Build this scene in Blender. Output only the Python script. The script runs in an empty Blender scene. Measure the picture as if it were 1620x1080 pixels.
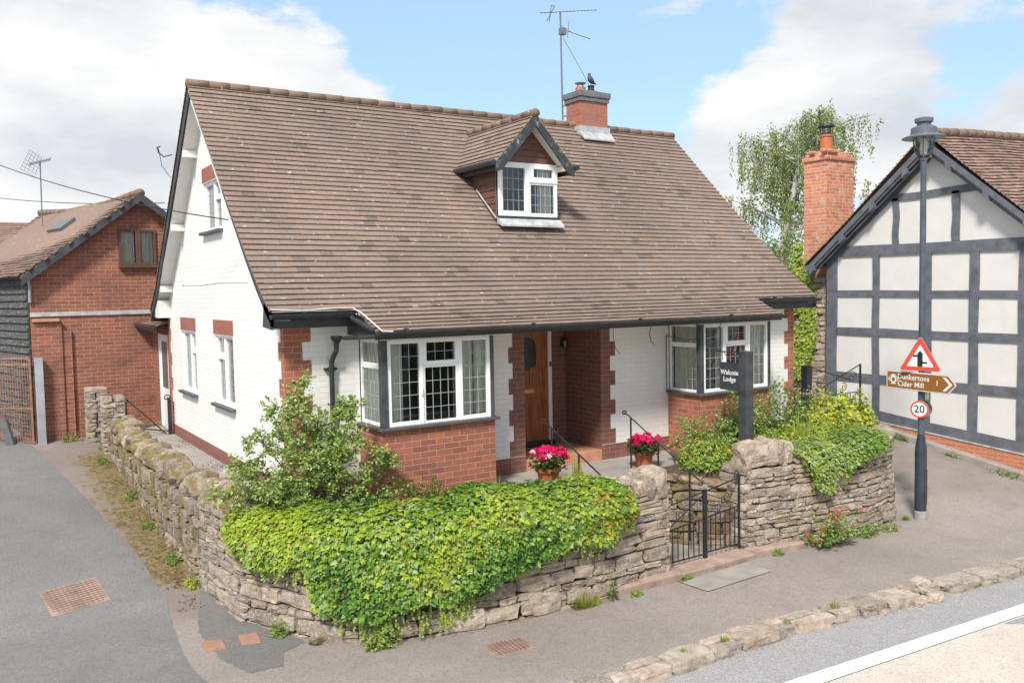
import bpy, math, random
from mathutils import Vector, Matrix, noise as mnoise
R = math.radians
scene = bpy.context.scene

# ------------------------------------------------------------------ camera
def cam_basis(yaw, pitch, roll):
    y, p, r = R(yaw), R(pitch), R(roll)
    f = Vector((math.sin(y)*math.cos(p), math.cos(y)*math.cos(p), math.sin(p)))
    rt = Vector((math.cos(y), -math.sin(y), 0)); up = rt.cross(f)
    return f, rt*math.cos(r)+up*math.sin(r), -rt*math.sin(r)+up*math.cos(r)
F_, R_, U_ = cam_basis(32.733, -3.353, -1.054)
CAM = Vector((-3.35, -10.359, 2.51))
cd = bpy.data.cameras.new('camera'); cam = bpy.data.objects.new('camera', cd)
scene.collection.objects.link(cam)
m = Matrix.Identity(4)
for i in range(3):
    m[i][0], m[i][1], m[i][2], m[i][3] = R_[i], U_[i], -F_[i], CAM[i]
cam.matrix_world = m
cd.sensor_width = 36; cd.lens = 1370.2/1620*36; cd.clip_start = .1; cd.clip_end = 2000
scene.camera = cam

# ------------------------------------------------------------------ sky, sun, exposure
SUN_EL, SUN_AZ = 48, 228           # azimuth measured clockwise from +Y
scene.view_settings.view_transform = 'Standard'; scene.view_settings.look = 'None'
scene.view_settings.gamma = 1; scene.view_settings.exposure = 1.12
w = bpy.data.worlds.new("World"); scene.world = w; w.use_nodes = True
def build_world():
    nt = w.node_tree; N = nt.nodes; L = nt.links; N.clear()
    out = N.new('ShaderNodeOutputWorld'); bg = N.new('ShaderNodeBackground'); bg.inputs['Strength'].default_value = .1
    L.new(bg.outputs[0], out.inputs[0])
    sky = N.new('ShaderNodeTexSky'); sky.sky_type = 'NISHITA'; sky.sun_disc = False
    sky.sun_elevation = R(SUN_EL); sky.sun_rotation = R(SUN_AZ); sky.air_density = 1.0; sky.dust_density = .6; sky.ozone_density = 1.2
    tc = N.new('ShaderNodeTexCoord')
    nor = N.new('ShaderNodeVectorMath'); nor.operation = 'NORMALIZE'; L.new(tc.outputs['Generated'], nor.inputs[0])
    def math_(op, a, b=None, clamp=False):
        n = N.new('ShaderNodeMath'); n.operation = op; n.use_clamp = clamp
        for i, v in enumerate((a, b)):
            if v is None: continue
            if isinstance(v, (int, float)): n.inputs[i].default_value = v
            else: L.new(v, n.inputs[i])
        return n.outputs[0]
    def noise(scale, detail, rough, off=(0,0,0), sc=(1,1,1.9)):
        mp = N.new('ShaderNodeMapping'); mp.inputs['Scale'].default_value = sc; mp.inputs['Location'].default_value = off
        L.new(nor.outputs[0], mp.inputs[0])
        n = N.new('ShaderNodeTexNoise'); n.inputs['Scale'].default_value = scale; n.inputs['Detail'].default_value = detail
        n.inputs['Roughness'].default_value = rough; L.new(mp.outputs[0], n.inputs['Vector']); return n.outputs['Fac']
    n1 = noise(6.5, 10, .60, (2.3, .4, 1.1)); n2 = noise(2.2, 4, .5, (5.3, 1.4, .1))
    def blob(az, el, ax, ee, amp):
        d = Vector((math.sin(R(az))*math.cos(R(el)), math.cos(R(az))*math.cos(R(el)), math.sin(R(el))))
        rt = Vector((math.cos(R(az)), -math.sin(R(az)), 0)); up = rt.cross(d)
        def dot(v, k):
            n = N.new('ShaderNodeVectorMath'); n.operation = 'DOT_PRODUCT'; L.new(nor.outputs[0], n.inputs[0]); n.inputs[1].default_value = v
            return math_('MULTIPLY', n.outputs['Value'], k)
        a = dot(rt, 1/math.sin(R(ax))); b = dot(up, 1/math.sin(R(ee)))
        q = math_('ADD', math_('MULTIPLY', a, a), math_('MULTIPLY', b, b))
        e = math_('EXPONENT', math_('MULTIPLY', q, -1.0))
        # only the hemisphere facing d
        n = N.new('ShaderNodeVectorMath'); n.operation = 'DOT_PRODUCT'; L.new(nor.outputs[0], n.inputs[0]); n.inputs[1].default_value = d
        e = math_('MULTIPLY', e, math_('GREATER_THAN', n.outputs['Value'], 0.0))
        return math_('MULTIPLY', e, amp)
    cov = math_('ADD', math_('MULTIPLY', math_('SUBTRACT', n1, .5), 2.9), math_('MULTIPLY', math_('SUBTRACT', n2, .5), .9))
    cov = math_('ADD', cov, .27)
    for bl in BLOBS: cov = math_('ADD', cov, blob(*bl))
    mr = N.new('ShaderNodeMapRange'); mr.interpolation_type = 'SMOOTHSTEP'
    mr.inputs['From Min'].default_value = -.02; mr.inputs['From Max'].default_value = .42; L.new(cov, mr.inputs['Value'])
    # cloud tone: soft grey bases to white tops
    n3 = noise(3.6, 6, .55, (7.1, 3.4, 2.2), (1, 1, 2.6))
    cr = N.new('ShaderNodeValToRGB'); cr.color_ramp.elements[0].position = .36; cr.color_ramp.elements[1].position = .60
    cr.color_ramp.elements[0].color = (.58, .61, .655, 1); cr.color_ramp.elements[1].color = (.83, .83, .83, 1); L.new(n3, cr.inputs[0])
    sc = N.new('ShaderNodeVectorMath'); sc.operation = 'SCALE'; sc.inputs['Scale'].default_value = CLOUD; L.new(cr.outputs[0], sc.inputs[0])
    # blue sky brightened by thin high haze
    hz = N.new('ShaderNodeMixRGB'); hz.inputs[0].default_value = .62; L.new(sky.outputs[0], hz.inputs[1]); hz.inputs[2].default_value = (2.35, 3.5, 4.7, 1)
    mx = N.new('ShaderNodeMixRGB'); L.new(mr.outputs[0], mx.inputs[0]); L.new(hz.outputs[0], mx.inputs[1]); L.new(sc.outputs[0], mx.inputs[2])
    L.new(mx.outputs[0], bg.inputs['Color'])
CLOUD = 5.6
# azimuth, elevation, widths, amount (negative = open blue)
BLOBS = [(30, 14, 9, 5.5, -1.15), (24, 19, 12, 3.5, -.9), (39, 12.5, 7, 5, -.9), (5, 13, 13, 7, .8), (15, 9, 9, 5, .55), (-2, 6.5, 5, 1.2, -.5),
         (50, 12, 6, 4, .3), (62, 12.5, 4, 3.5, -.7), (58, 9, 10, 3, .3), (56, 15.5, 5, 3, .35), (46, 15.5, 3.5, 2.2, -.4), (47, 10, 6, 3, .5), (70, 13, 5, 4, .6), (20, 8.5, 4, 2, .5), (21, 11.5, 6, 2.6, .75), (12, 16, 7, 4, .4)]
build_world()
sd = bpy.data.lights.new('sun', 'SUN'); sd.energy = 2.3; sd.angle = R(9); sd.color = (1, .94, .86)
sun = bpy.data.objects.new('sun', sd); scene.collection.objects.link(sun)
sv = Vector((math.sin(R(SUN_AZ))*math.cos(R(SUN_EL)), math.cos(R(SUN_AZ))*math.cos(R(SUN_EL)), math.sin(R(SUN_EL))))
sun.rotation_euler = sv.to_track_quat('Z', 'Y').to_euler()

# ------------------------------------------------------------------ helpers
col = scene.collection
V = Vector
class MB:
    """collects faces, box-projected UVs in metres and a colour per face; build() links ONE mesh object"""
    def __init__(s): s.v=[]; s.f=[]; s.uv=[]; s.c=[]; s.m=[]; s.col=(1,1,1); s.mi=0; s.cuts=[]
    def cut(s): s.cuts.append((len(s.v),len(s.f)))
    def face(s, pts, uv=None, c=None):
        i=len(s.v); s.v.extend([tuple(p) for p in pts]); s.f.append(list(range(i,i+len(pts)))); s.uv.append(uv); s.c.append(c or s.col); s.m.append(s.mi)
    def mesh(s, verts, faces, c=None):
        i=len(s.v); s.v.extend([tuple(p) for p in verts])
        for f in faces: s.f.append([k+i for k in f]); s.uv.append(None); s.c.append(c or s.col); s.m.append(s.mi)
    def obox(s, c, ux, uy, uz, hx, hy, hz, cc=None):
        c=V(c); ux=V(ux)*hx; uy=V(uy)*hy; uz=V(uz)*hz
        P=[c+ux*a+uy*b+uz*d for d in(-1,1) for b in(-1,1) for a in(-1,1)]
        F=[(0,2,3,1),(4,5,7,6),(0,1,5,4),(2,6,7,3),(0,4,6,2),(1,3,7,5)]
        if ux.cross(uy).dot(uz) < 0: F=[tuple(reversed(f)) for f in F]
        s.mesh(P, F, cc)
    def box(s, x0,x1,y0,y1,z0,z1, cc=None):
        s.obox(((x0+x1)/2,(y0+y1)/2,(z0+z1)/2),(1,0,0),(0,1,0),(0,0,1),abs(x1-x0)/2,abs(y1-y0)/2,abs(z1-z0)/2, cc)
    def beam(s, a, b, w, h, up=(0,0,1), cc=None):
        a=V(a); b=V(b); d=(b-a); L=d.length; d.normalize(); sd=d.cross(V(up)).normalized(); u=sd.cross(d)
        s.obox((a+b)/2, d, sd, u, L/2, w/2, h/2, cc)
    def prism(s, poly, z0, z1, cc=None):
        n=len(poly); ar=sum(poly[i][0]*poly[(i+1)%n][1]-poly[(i+1)%n][0]*poly[i][1] for i in range(n))
        if ar<0: poly=list(reversed(poly))
        P=[(x,y,z0) for x,y in poly]+[(x,y,z1) for x,y in poly]
        s.mesh(P,[tuple(range(n-1,-1,-1)),tuple(range(n,2*n))]+[(i,(i+1)%n,n+(i+1)%n,n+i) for i in range(n)],cc)
    def extr(s, pts, d, cc=None):
        """closed polygon (3-D) extruded by vector d"""
        pts=[V(p) for p in pts]; d=V(d); n=len(pts); nn=V((0,0,0))
        for i in range(n): nn+=pts[i].cross(pts[(i+1)%n])
        if nn.dot(d)<0: pts.reverse()
        P=pts+[p+d for p in pts]
        s.mesh(P,[tuple(range(n-1,-1,-1)),tuple(range(n,2*n))]+[(i,(i+1)%n,n+(i+1)%n,n+i) for i in range(n)],cc)
    def loft(s, pts, rad, n=8, cap=True, cc=None, flat=1.0):
        pts=[V(p) for p in pts]; 
        if isinstance(rad,(int,float)): rad=[rad]*len(pts)
        vs=[]; u=None
        for i,p in enumerate(pts):
            d=(pts[min(i+1,len(pts)-1)]-pts[max(i-1,0)])
            if d.length<1e-9: d=V((0,0,1))
            d.normalize()
            if u is None:
                u=d.cross(V((0,0,1)) if abs(d.z)<.9 else V((1,0,0))).normalized()
            else:
                u=(u-d*u.dot(d)).normalized()
            w_=d.cross(u)
            for k in range(n):
                a=2*math.pi*k/n; vs.append(p+(u*math.cos(a)+w_*math.sin(a)*flat)*rad[i])
        fs=[]
        for i in range(len(pts)-1):
            for k in range(n):
                a=i*n+k; b=i*n+(k+1)%n; fs.append((a,b,b+n,a+n))
        if cap: fs.append(tuple(reversed(range(n)))); fs.append(tuple(range((len(pts)-1)*n,len(pts)*n)))
        s.mesh(vs,fs,cc)
    def lathe(s, prof, c, n=20, cc=None):
        s_=[]; fs=[]
        for r,z in prof:
            for k in range(n):
                a=2*math.pi*k/n; s_.append((c[0]+r*math.cos(a),c[1]+r*math.sin(a),c[2]+z))
        for i in range(len(prof)-1):
            for k in range(n):
                a=i*n+k; b=i*n+(k+1)%n; fs.append((a,b,b+n,a+n))
        fs.append(tuple(reversed(range(n)))); fs.append(tuple(range((len(prof)-1)*n,len(prof)*n)))
        s.mesh(s_,fs,cc)
    def build(s, name, mats, parent=None, smooth=False, bevel=0, auto=False):
        if s.cuts:
            cu=[(0,0)]+s.cuts+[(len(s.v),len(s.f))]; o=None
            for (va,fa),(vb,fb) in zip(cu,cu[1:]):
                if fb<=fa: continue
                q=MB(); q.v=s.v[va:vb]; q.f=[[k-va for k in f] for f in s.f[fa:fb]]; q.uv=s.uv[fa:fb]; q.c=s.c[fa:fb]; q.m=s.m[fa:fb]
                o=q.build(name,mats,parent,smooth,bevel)
            return o
        me=bpy.data.meshes.new(name); me.from_pydata(s.v,[],s.f)
        if not isinstance(mats,(list,tuple)): mats=[mats]
        for m_ in mats: me.materials.append(m_)
        me.uv_layers.new(name='UVMap'); me.color_attributes.new('Col','FLOAT_COLOR','CORNER')
        uvl=me.uv_layers['UVMap']; ca=me.color_attributes['Col']
        uvd=[]; cdat=[]
        for p in me.polygons:
            i=p.index; n=p.normal; c=s.c[i]; u_=s.uv[i]; p.material_index=s.m[i]; p.use_smooth=smooth
            if abs(n.z)<=.75:
                t=V((0,0,1)).cross(n).normalized()
            for k,vi in enumerate(p.vertices):
                if u_: uvd.extend(u_[k])
                else:
                    q=me.vertices[vi].co
                    if abs(n.z)>.75: uvd.extend((q.x,q.y))
                    else: uvd.extend((q.x*t.x+q.y*t.y, q.z))
                cdat.extend((c[0],c[1],c[2],1))
        uvl.data.foreach_set('uv',uvd); ca.data.foreach_set('color',cdat)
        o=bpy.data.objects.new(name,me); col.objects.link(o)
        if parent: o.parent=parent; o.matrix_parent_inverse=Matrix.Translation(-V(parent_loc(parent)))
        if bevel:
            b=o.modifiers.new('Bevel','BEVEL'); b.width=bevel; b.segments=2; b.limit_method='ANGLE'; b.angle_limit=R(40)
        return o
def parent_loc(p):
    l=V(p.location)
    q=p.parent
    while q: l=V((0,0,0)) if q is None else l; q=q.parent
    return l if p.type=='EMPTY' else V((0,0,0))
def tag(o,label=None,cat=None,group=None,kind=None):
    if label: o['label']=label
    if cat: o['category']=cat
    if group: o['group']=group
    if kind: o['kind']=kind
    return o
def thing(name,label,cat,loc,group=None):
    o=bpy.data.objects.new(name,None); col.objects.link(o); o.location=loc; o.empty_display_size=.2
    return tag(o,label,cat,group)
def struct(o): o['kind']='structure'; return o

# ------------------------------------------------------------------ materials
def newmat(name):
    m_=bpy.data.materials.new(name); m_.use_nodes=True; nt=m_.node_tree
    return m_,nt,nt.nodes['Principled BSDF'],nt.nodes['Material Output']
def node(nt,t,**k):
    n=nt.nodes.new(t)
    for a,b in k.items():
        if a in n.inputs: n.inputs[a].default_value=b
        else: setattr(n,a,b)
    return n
def noise_n(nt,scale,detail=4,rough=.55,coord='Object',sc=None):
    tc=nt.nodes.new('ShaderNodeTexCoord'); n=node(nt,'ShaderNodeTexNoise',Scale=scale,Detail=detail,Roughness=rough)
    if sc:
        mp=node(nt,'ShaderNodeMapping'); mp.inputs['Scale'].default_value=sc; nt.links.new(tc.outputs[coord],mp.inputs[0]); nt.links.new(mp.outputs[0],n.inputs['Vector'])
    else: nt.links.new(tc.outputs[coord],n.inputs['Vector'])
    return n.outputs['Fac']
def ramp(nt,fac,stops):
    r=nt.nodes.new('ShaderNodeValToRGB'); el=r.color_ramp.elements
    while len(el)<len(stops): el.new(.5)
    for e,(p,c) in zip(el,stops): e.position=p; e.color=(*c,1) if len(c)==3 else c
    nt.links.new(fac,r.inputs[0]); return r.outputs[0]
def mix(nt,fac,a,b,mode='MIX'):
    n=nt.nodes.new('ShaderNodeMixRGB'); n.blend_type=mode
    for i,x in zip((0,1,2),(fac,a,b)):
        if isinstance(x,(int,float)): n.inputs[i].default_value=x
        elif isinstance(x,tuple): n.inputs[i].default_value=(*x,1) if len(x)==3 else x
        else: nt.links.new(x,n.inputs[i])
    return n.outputs[0]
def bump(nt,h,strength,dist,bs,prev=None):
    b=node(nt,'ShaderNodeBump',Strength=strength,Distance=dist); nt.links.new(h,b.inputs['Height'])
    if prev: nt.links.new(prev,b.inputs['Normal'])
    nt.links.new(b.outputs[0],bs.inputs['Normal']); return b.outputs[0]
def attr(nt,name='Col'):
    n=nt.nodes.new('ShaderNodeAttribute'); n.attribute_name=name; return n.outputs['Color']
def plain(name,c,rough=.5,var=.12,scale=6,metal=0,bmp=0,bscale=40,spec=.5,useattr=False):
    m_,nt,bs,out=newmat(name)
    f=noise_n(nt,scale,5,.6)
    lo=tuple(x*(1-var) for x in c); hi=tuple(min(1,x*(1+var)) for x in c)
    cc=ramp(nt,f,[(.3,lo),(.7,hi)])
    if useattr: cc=mix(nt,1.0,cc,attr(nt),'MULTIPLY')
    nt.links.new(cc,bs.inputs['Base Color']); bs.inputs['Roughness'].default_value=rough; bs.inputs['Metallic'].default_value=metal
    bs.inputs['Specular IOR Level'].default_value=spec
    if bmp: bump(nt,noise_n(nt,bscale,4,.6),bmp,.01,bs)
    return m_
def brick(name,c1,c2,mortar,bw=.225,rh=.075,ms=.009,stain=(.5,.45,.42),stain_amt=.35,dark=.0,bmp=.6,lime=0,off=.5,rough=.85):
    m_,nt,bs,out=newmat(name)
    tc=nt.nodes.new('ShaderNodeTexCoord')
    wn=node(nt,'ShaderNodeTexNoise',Scale=9.0,Detail=2.0); nt.links.new(tc.outputs['UV'],wn.inputs['Vector'])
    wv=mix(nt,.006,tc.outputs['UV'],wn.outputs['Color'],'ADD')
    def bt(ca,cb,mo,bias=0):
        b=node(nt,'ShaderNodeTexBrick',Scale=1.0); b.offset=off; b.inputs['Brick Width'].default_value=bw; b.inputs['Row Height'].default_value=rh
        b.inputs['Mortar Size'].default_value=ms/2; b.inputs['Mortar Smooth'].default_value=.25; b.inputs['Bias'].default_value=bias
        b.inputs['Color1'].default_value=(*ca,1); b.inputs['Color2'].default_value=(*cb,1); b.inputs['Mortar'].default_value=(*mo,1)
        nt.links.new(wv,b.inputs['Vector']); return b
    b=bt(c1,c2,mortar)
    n1=noise_n(nt,1.3,5,.65); n2=noise_n(nt,22,4,.6)
    c=mix(nt,ramp(nt,n2,[(.35,(0,0,0)),(.75,(.55,.55,.55))]),b.outputs['Color'],tuple(x*.62 for x in c1))
    c=mix(nt,ramp(nt,n1,[(.45,(0,0,0)),(.75,(stain_amt,)*3)]),c,stain)
    if lime: c=mix(nt,ramp(nt,noise_n(nt,7,5,.7),[(.52,(0,0,0)),(.62,(lime,)*3)]),c,(.62,.56,.5))
    nt.links.new(c,bs.inputs['Base Color']); bs.inputs['Roughness'].default_value=rough
    inv=node(nt,'ShaderNodeMath',operation='SUBTRACT'); inv.inputs[0].default_value=1; nt.links.new(b.outputs['Fac'],inv.inputs[1])
    p=bump(nt,inv.outputs[0],bmp,.008,bs); bump(nt,n2,.25,.004,bs,p)
    return m_
BR=brick('red_brick',(.46,.155,.088),(.26,.09,.066),(.52,.38,.30),stain=(.27,.12,.09))
BRD=brick('porch_brick',(.24,.095,.07),(.17,.078,.066),(.36,.25,.21),stain=(.2,.1,.08))
BRP=brick('plinth_brick',(.29,.10,.08),(.20,.08,.07),(.33,.2,.16),stain=(.22,.14,.12))
BRB=brick('barn_brick',(.36,.13,.08),(.22,.085,.06),(.50,.33,.24),ms=.011,stain=(.13,.07,.06),stain_amt=.75)
BRT=brick('orange_brick',(.56,.2,.11),(.45,.16,.09),(.58,.42,.28),ms=.011,stain=(.4,.2,.13))
BRC=brick('chimney_brick',(.74,.27,.12),(.46,.15,.08),(.66,.54,.45),ms=.017,stain=(.40,.2,.13),lime=.45,bmp=1)
BRH=brick('house_chimney_brick',(.47,.16,.10),(.30,.11,.08),(.40,.26,.2),stain=(.3,.2,.17),ms=.008)
BRLINT=brick('lintel_brick',(.38,.12,.08),(.30,.10,.08),(.33,.2,.16),bw=.073,rh=.23,ms=.006,off=0,stain_amt=.1)
BRK=brick('blue_brick',(.16,.17,.19),(.11,.12,.135),(.3,.3,.3),stain=(.25,.25,.25),bw=.11)
WB=brick('white_painted_brick',(.83,.825,.80),(.80,.795,.77),(.72,.715,.69),ms=.009,stain=(.74,.72,.68),stain_amt=.35,bmp=.55,rough=.6)
def recolor_whitebrick():
    nt=WB.node_tree
    for n in nt.nodes:
        if n.type=='MIX_RGB' and n.inputs[2].default_value[0]<.6 and not n.inputs[2].is_linked and n.blend_type=='MIX':
            n.inputs[2].default_value=(.76,.75,.72,1)
recolor_whitebrick()
PVC=plain('white_frame',(.84,.84,.84),.35,.02)
BLK=plain('black_paint',(.028,.031,.035),.42,.3,8,bmp=.15)
BLKW=plain('weathered_black_paint',(.05,.055,.062),.6,.5,5,bmp=.3,bscale=60)
IRON=plain('black_iron',(.022,.023,.027),.45,.4,20,bmp=.2)
CREAM=plain('cream_soffit',(.72,.70,.63),.6,.08,3)
WSOF=plain('white_soffit',(.72,.71,.68),.6,.1,2.5)
SLATE=plain('slate_sill',(.085,.085,.09),.55,.25,9)
LEAD=plain('lead_flashing',(.42,.43,.44),.6,.3,7,bmp=.3)
LEADING=plain('lead_strip',(.42,.43,.43),.5,.1)
CURT=plain('curtain_fabric',(.78,.78,.70),.9,.1,3)
TERRAT=plain('terracotta_tile',(.50,.25,.15),.7,.2,5,bmp=.2)
TERRA=plain('terracotta_pot',(.46,.135,.06),.65,.15,8,bmp=.1)
SOIL=plain('soil',(.09,.065,.045),.95,.5,12,bmp=1,bscale=30)
CREAMP=plain('render_panel',(.66,.65,.625),.85,.05,2.0,bmp=.25,bscale=9)
TIMB=plain('grey_painted_timber',(.118,.128,.15),.65,.28,5,bmp=.5,bscale=14)
LAMPG=plain('lamp_grey_metal',(.12,.135,.165),.45,.15,5)
POLE=plain('dark_blue_pole_paint',(.035,.045,.062),.4,.3,6)
GALV=plain('galvanised_steel',(.33,.36,.40),.45,.15,9,metal=.5)
RUST=plain('rusty_iron',(.30,.16,.10),.8,.4,10,bmp=.5)
RUSTL=plain('rusted_cover',(.31,.22,.175),.75,.3,6,bmp=.3)
TCOV=plain('terracotta_cover',(.36,.20,.14),.7,.2,8,bmp=.3)
CONC=plain('concrete_slab',(.30,.275,.25),.9,.2,3,bmp=.4,bscale=25)
BROWNW=plain('brown_window_timber',(.11,.055,.035),.6,.2,6)
BRD_W=plain('brown_cladding',(.145,.068,.05),.6,.25,4,bmp=.3)
BLUEB=plain('signboard_slate',(.045,.05,.06),.4,.15,8)
WHITEP=plain('white_paint',(.8,.8,.8),.5,.03)
REDP=plain('red_sign_sheet',(.72,.06,.035),.4,.03)
BLACKP=plain('black_sign_sheet',(.015,.015,.02),.4,.05)
BROWNP=plain('brown_sign_sheet',(.30,.12,.03),.4,.05)
SGREY=plain('sign_back_grey',(.27,.28,.28),.5,.08)
BARK=plain('bark',(.17,.12,.08),.9,.3,12,bmp=.6)
BIRCHB=plain('birch_bark',(.45,.43,.40),.8,.45,6,bmp=.4)
PIGEON=plain('feather_grey',(.07,.075,.09),.7,.5,14)
WIRE=plain('wire_black',(.02,.02,.022),.6,.2)
WIREW=plain('cable_white',(.62,.60,.56),.6,.1)
ALU=plain('aluminium_rod',(.20,.21,.23),.45,.15,9,metal=.4)
DARKIN=plain('interior_plaster',(.30,.28,.26),.9,.1)
STEELP=plain('steel_post_grey',(.34,.35,.38),.6,.2,2)

def tile_mat(name,c,lich=.3,lcol=(.42,.38,.34),warm=(.30,.17,.13)):
    m_,nt,bs,out=newmat(name)
    a=attr(nt)
    n1=noise_n(nt,.55,5,.6); n2=noise_n(nt,30,4,.65); n3=noise_n(nt,6.5,5,.7)
    cc=mix(nt,ramp(nt,n1,[(.38,(0,0,0)),(.66,(.65,.65,.65))]),c,warm)
    cc=mix(nt,ramp(nt,n2,[(.3,(.0,)*3),(.8,(.4,)*3)]),cc,tuple(x*.5 for x in c))
    cc=mix(nt,1.0,cc,a,'MULTIPLY')
    sp=noise_n(nt,11,2,.4)
    cc=mix(nt,ramp(nt,sp,[(.69,(0,0,0)),(.73,(lich,)*3)]),cc,(.56,.54,.48))
    cc=mix(nt,ramp(nt,n3,[(.58,(0,0,0)),(.75,(lich*.6,)*3)]),cc,lcol)
    nt.links.new(cc,bs.inputs['Base Color']); bs.inputs['Roughness'].default_value=.85
    bump(nt,n2,.4,.004,bs); return m_
TILE=tile_mat('brown_roof_tile',(.232,.170,.138),lich=.45,warm=(.315,.228,.183))
TILE2=tile_mat('old_clay_tile',(.25,.155,.12),lich=.5,warm=(.31,.22,.175),lcol=(.22,.17,.12))
TILE3=tile_mat('barn_tile',(.235,.16,.125),lich=.45,warm=(.29,.19,.14))
RIDGE=tile_mat('ridge_tile',(.20,.15,.12),lich=.8,lcol=(.30,.26,.16))

def stone_mat(name,lich=.5,moss=.6,tint=(1,1,1),mossc=(.17,.125,.035),upf=.15):
    m_,nt,bs,out=newmat(name)
    a=attr(nt)
    n1=noise_n(nt,7,6,.65); n2=noise_n(nt,38,5,.7); n3=noise_n(nt,3.2,5,.6)
    c=ramp(nt,n1,[(.25,(.16*tint[0],.13*tint[1],.11*tint[2])),(.55,(.36*tint[0],.31*tint[1],.27*tint[2])),(.8,(.47*tint[0],.42*tint[1],.37*tint[2]))])
    c=mix(nt,1.0,c,a,'MULTIPLY')
    c=mix(nt,ramp(nt,n2,[(.50,(0,0,0)),(.62,(lich,)*3)]),c,(.56,.54,.50))
    c=mix(nt,ramp(nt,noise_n(nt,17,4,.7),[(.60,(0,0,0)),(.72,(.55,)*3)]),c,(.075,.068,.06))
    g=nt.nodes.new('ShaderNodeNewGeometry'); sx=nt.nodes.new('ShaderNodeSeparateXYZ'); nt.links.new(g.outputs['Normal'],sx.inputs[0])
    up=ramp(nt,sx.outputs['Z'],[(.0,(upf,)*3),(.7,(1,)*3)])
    mm=mix(nt,1.0,ramp(nt,n3,[(.46,(0,0,0)),(.58,(moss,)*3)]),up,'MULTIPLY')
    c=mix(nt,mm,c,mossc)
    nt.links.new(c,bs.inputs['Base Color']); bs.inputs['Roughness'].default_value=.95
    p=bump(nt,n2,.8,.012,bs); bump(nt,n1,.7,.03,bs,p); return m_
STONE=stone_mat('rubble_stone',.65,.5,(1.18,1.12,1.05))
STONEL=stone_mat('mossy_rubble_stone',.45,1.0,(.92,.85,.77),upf=.75)
KERB=stone_mat('kerb_stone',.6,.25,(1.25,1.22,1.18),(.14,.13,.06))
MORT=plain('lime_mortar',(.21,.175,.145),.95,.4,14,bmp=.8)
PINKC=plain('sandstone_footing',(.34,.25,.20),.95,.3,4,bmp=.6)

def asphalt(name,c,speck=.35,sscale=260,patch=.15,moss=False,psc=.45):
    m_,nt,bs,out=newmat(name)
    n1=noise_n(nt,sscale*.55,3,.7); n2=noise_n(nt,psc,5,.6); n3=noise_n(nt,38,4,.75); n4=noise_n(nt,3.0,6,.7)
    cc=ramp(nt,n2,[(.3,tuple(x*(1-patch) for x in c)),(.7,tuple(x*(1+patch) for x in c))])
    cc=mix(nt,ramp(nt,n1,[(.5,(0,0,0)),(.72,(speck,)*3)]),cc,tuple(min(1,x*2.2) for x in c))
    cc=mix(nt,ramp(nt,n3,[(.34,(.6,)*3),(.52,(0,0,0))]),cc,tuple(x*.45 for x in c))
    cc=mix(nt,ramp(nt,n4,[(.25,(.35,)*3),(.5,(0,0,0))]),cc,tuple(x*.6 for x in c))
    # fine cracks
    tc=nt.nodes.new('ShaderNodeTexCoord'); vo=node(nt,'ShaderNodeTexVoronoi',Scale=.8); vo.feature='DISTANCE_TO_EDGE'
    wv=mix(nt,.35,tc.outputs['Object'],node_out_noise(nt,2.5,tc),'ADD'); nt.links.new(wv,vo.inputs['Vector'])
    cc=mix(nt,ramp(nt,vo.outputs['Distance'],[(.0,(.22,)*3),(.006,(0,0,0))]),cc,tuple(x*.35 for x in c))
    if moss:
        a=attr(nt); sp=nt.nodes.new('ShaderNodeSeparateColor'); nt.links.new(a,sp.inputs[0])
        t=node(nt,'ShaderNodeMath',operation='ADD'); nt.links.new(sp.outputs[0],t.inputs[0]); nt.links.new(noise_n(nt,5,7,.75),t.inputs[1])
        mf=ramp(nt,t.outputs[0],[(.70,(0,0,0)),(.90,(.95,)*3)])
        mc=ramp(nt,noise_n(nt,14,5,.7),[(.35,(.06,.042,.024)),(.50,(.16,.105,.035)),(.66,(.23,.20,.05))])
        cc=mix(nt,mf,cc,mc)
        t2=node(nt,'ShaderNodeMath',operation='ADD'); nt.links.new(sp.outputs[1],t2.inputs[0]); nt.links.new(noise_n(nt,1.5,6,.7),t2.inputs[1])
        im=node(nt,'ShaderNodeMath',operation='SUBTRACT'); im.inputs[0].default_value=1; nt.links.new(mf,im.inputs[1])
        dm=node(nt,'ShaderNodeMath',operation='MULTIPLY'); nt.links.new(im.outputs[0],dm.inputs[0]); nt.links.new(ramp(nt,t2.outputs[0],[(.66,(0,0,0)),(.95,(.75,)*3)]),dm.inputs[1])
        cc=mix(nt,dm.outputs[0],cc,(.19,.15,.135))
    nt.links.new(cc,bs.inputs['Base Color']); bs.inputs['Roughness'].default_value=.9
    p=bump(nt,n1,.5,.006,bs); bump(nt,n3,.35,.01,bs,p); return m_
def node_out_noise(nt,s,tc):
    n=node(nt,'ShaderNodeTexNoise',Scale=s,Detail=3.0); nt.links.new(tc.outputs['Object'],n.inputs['Vector']); return n.outputs['Color']
PAVE=asphalt('old_pavement_asphalt',(.272,.236,.215),.32,140,.16,moss=True)
LANE=asphalt('lane_asphalt',(.178,.170,.168),.45,150,.22,psc=.35)
ROAD=asphalt('road_asphalt',(.295,.29,.29),.7,110,.08)
PATCH=asphalt('dark_asphalt_patch',(.165,.155,.15),.45,150,.12)
BUFF=asphalt('buff_road_surface',(.56,.50,.43),.3,200,.06)
LINE=asphalt('white_line_paint',(.76,.76,.74),.2,150,.05)
def wear(m_,under,amt):
    nt=m_.node_tree; bs=nt.nodes['Principled BSDF']; l=bs.inputs['Base Color'].links[0].from_socket
    f=ramp(nt,noise_n(nt,9,8,.8),[(.56,(0,0,0)),(.70,(amt,)*3)]); nt.links.new(mix(nt,f,l,under),bs.inputs['Base Color'])
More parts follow.
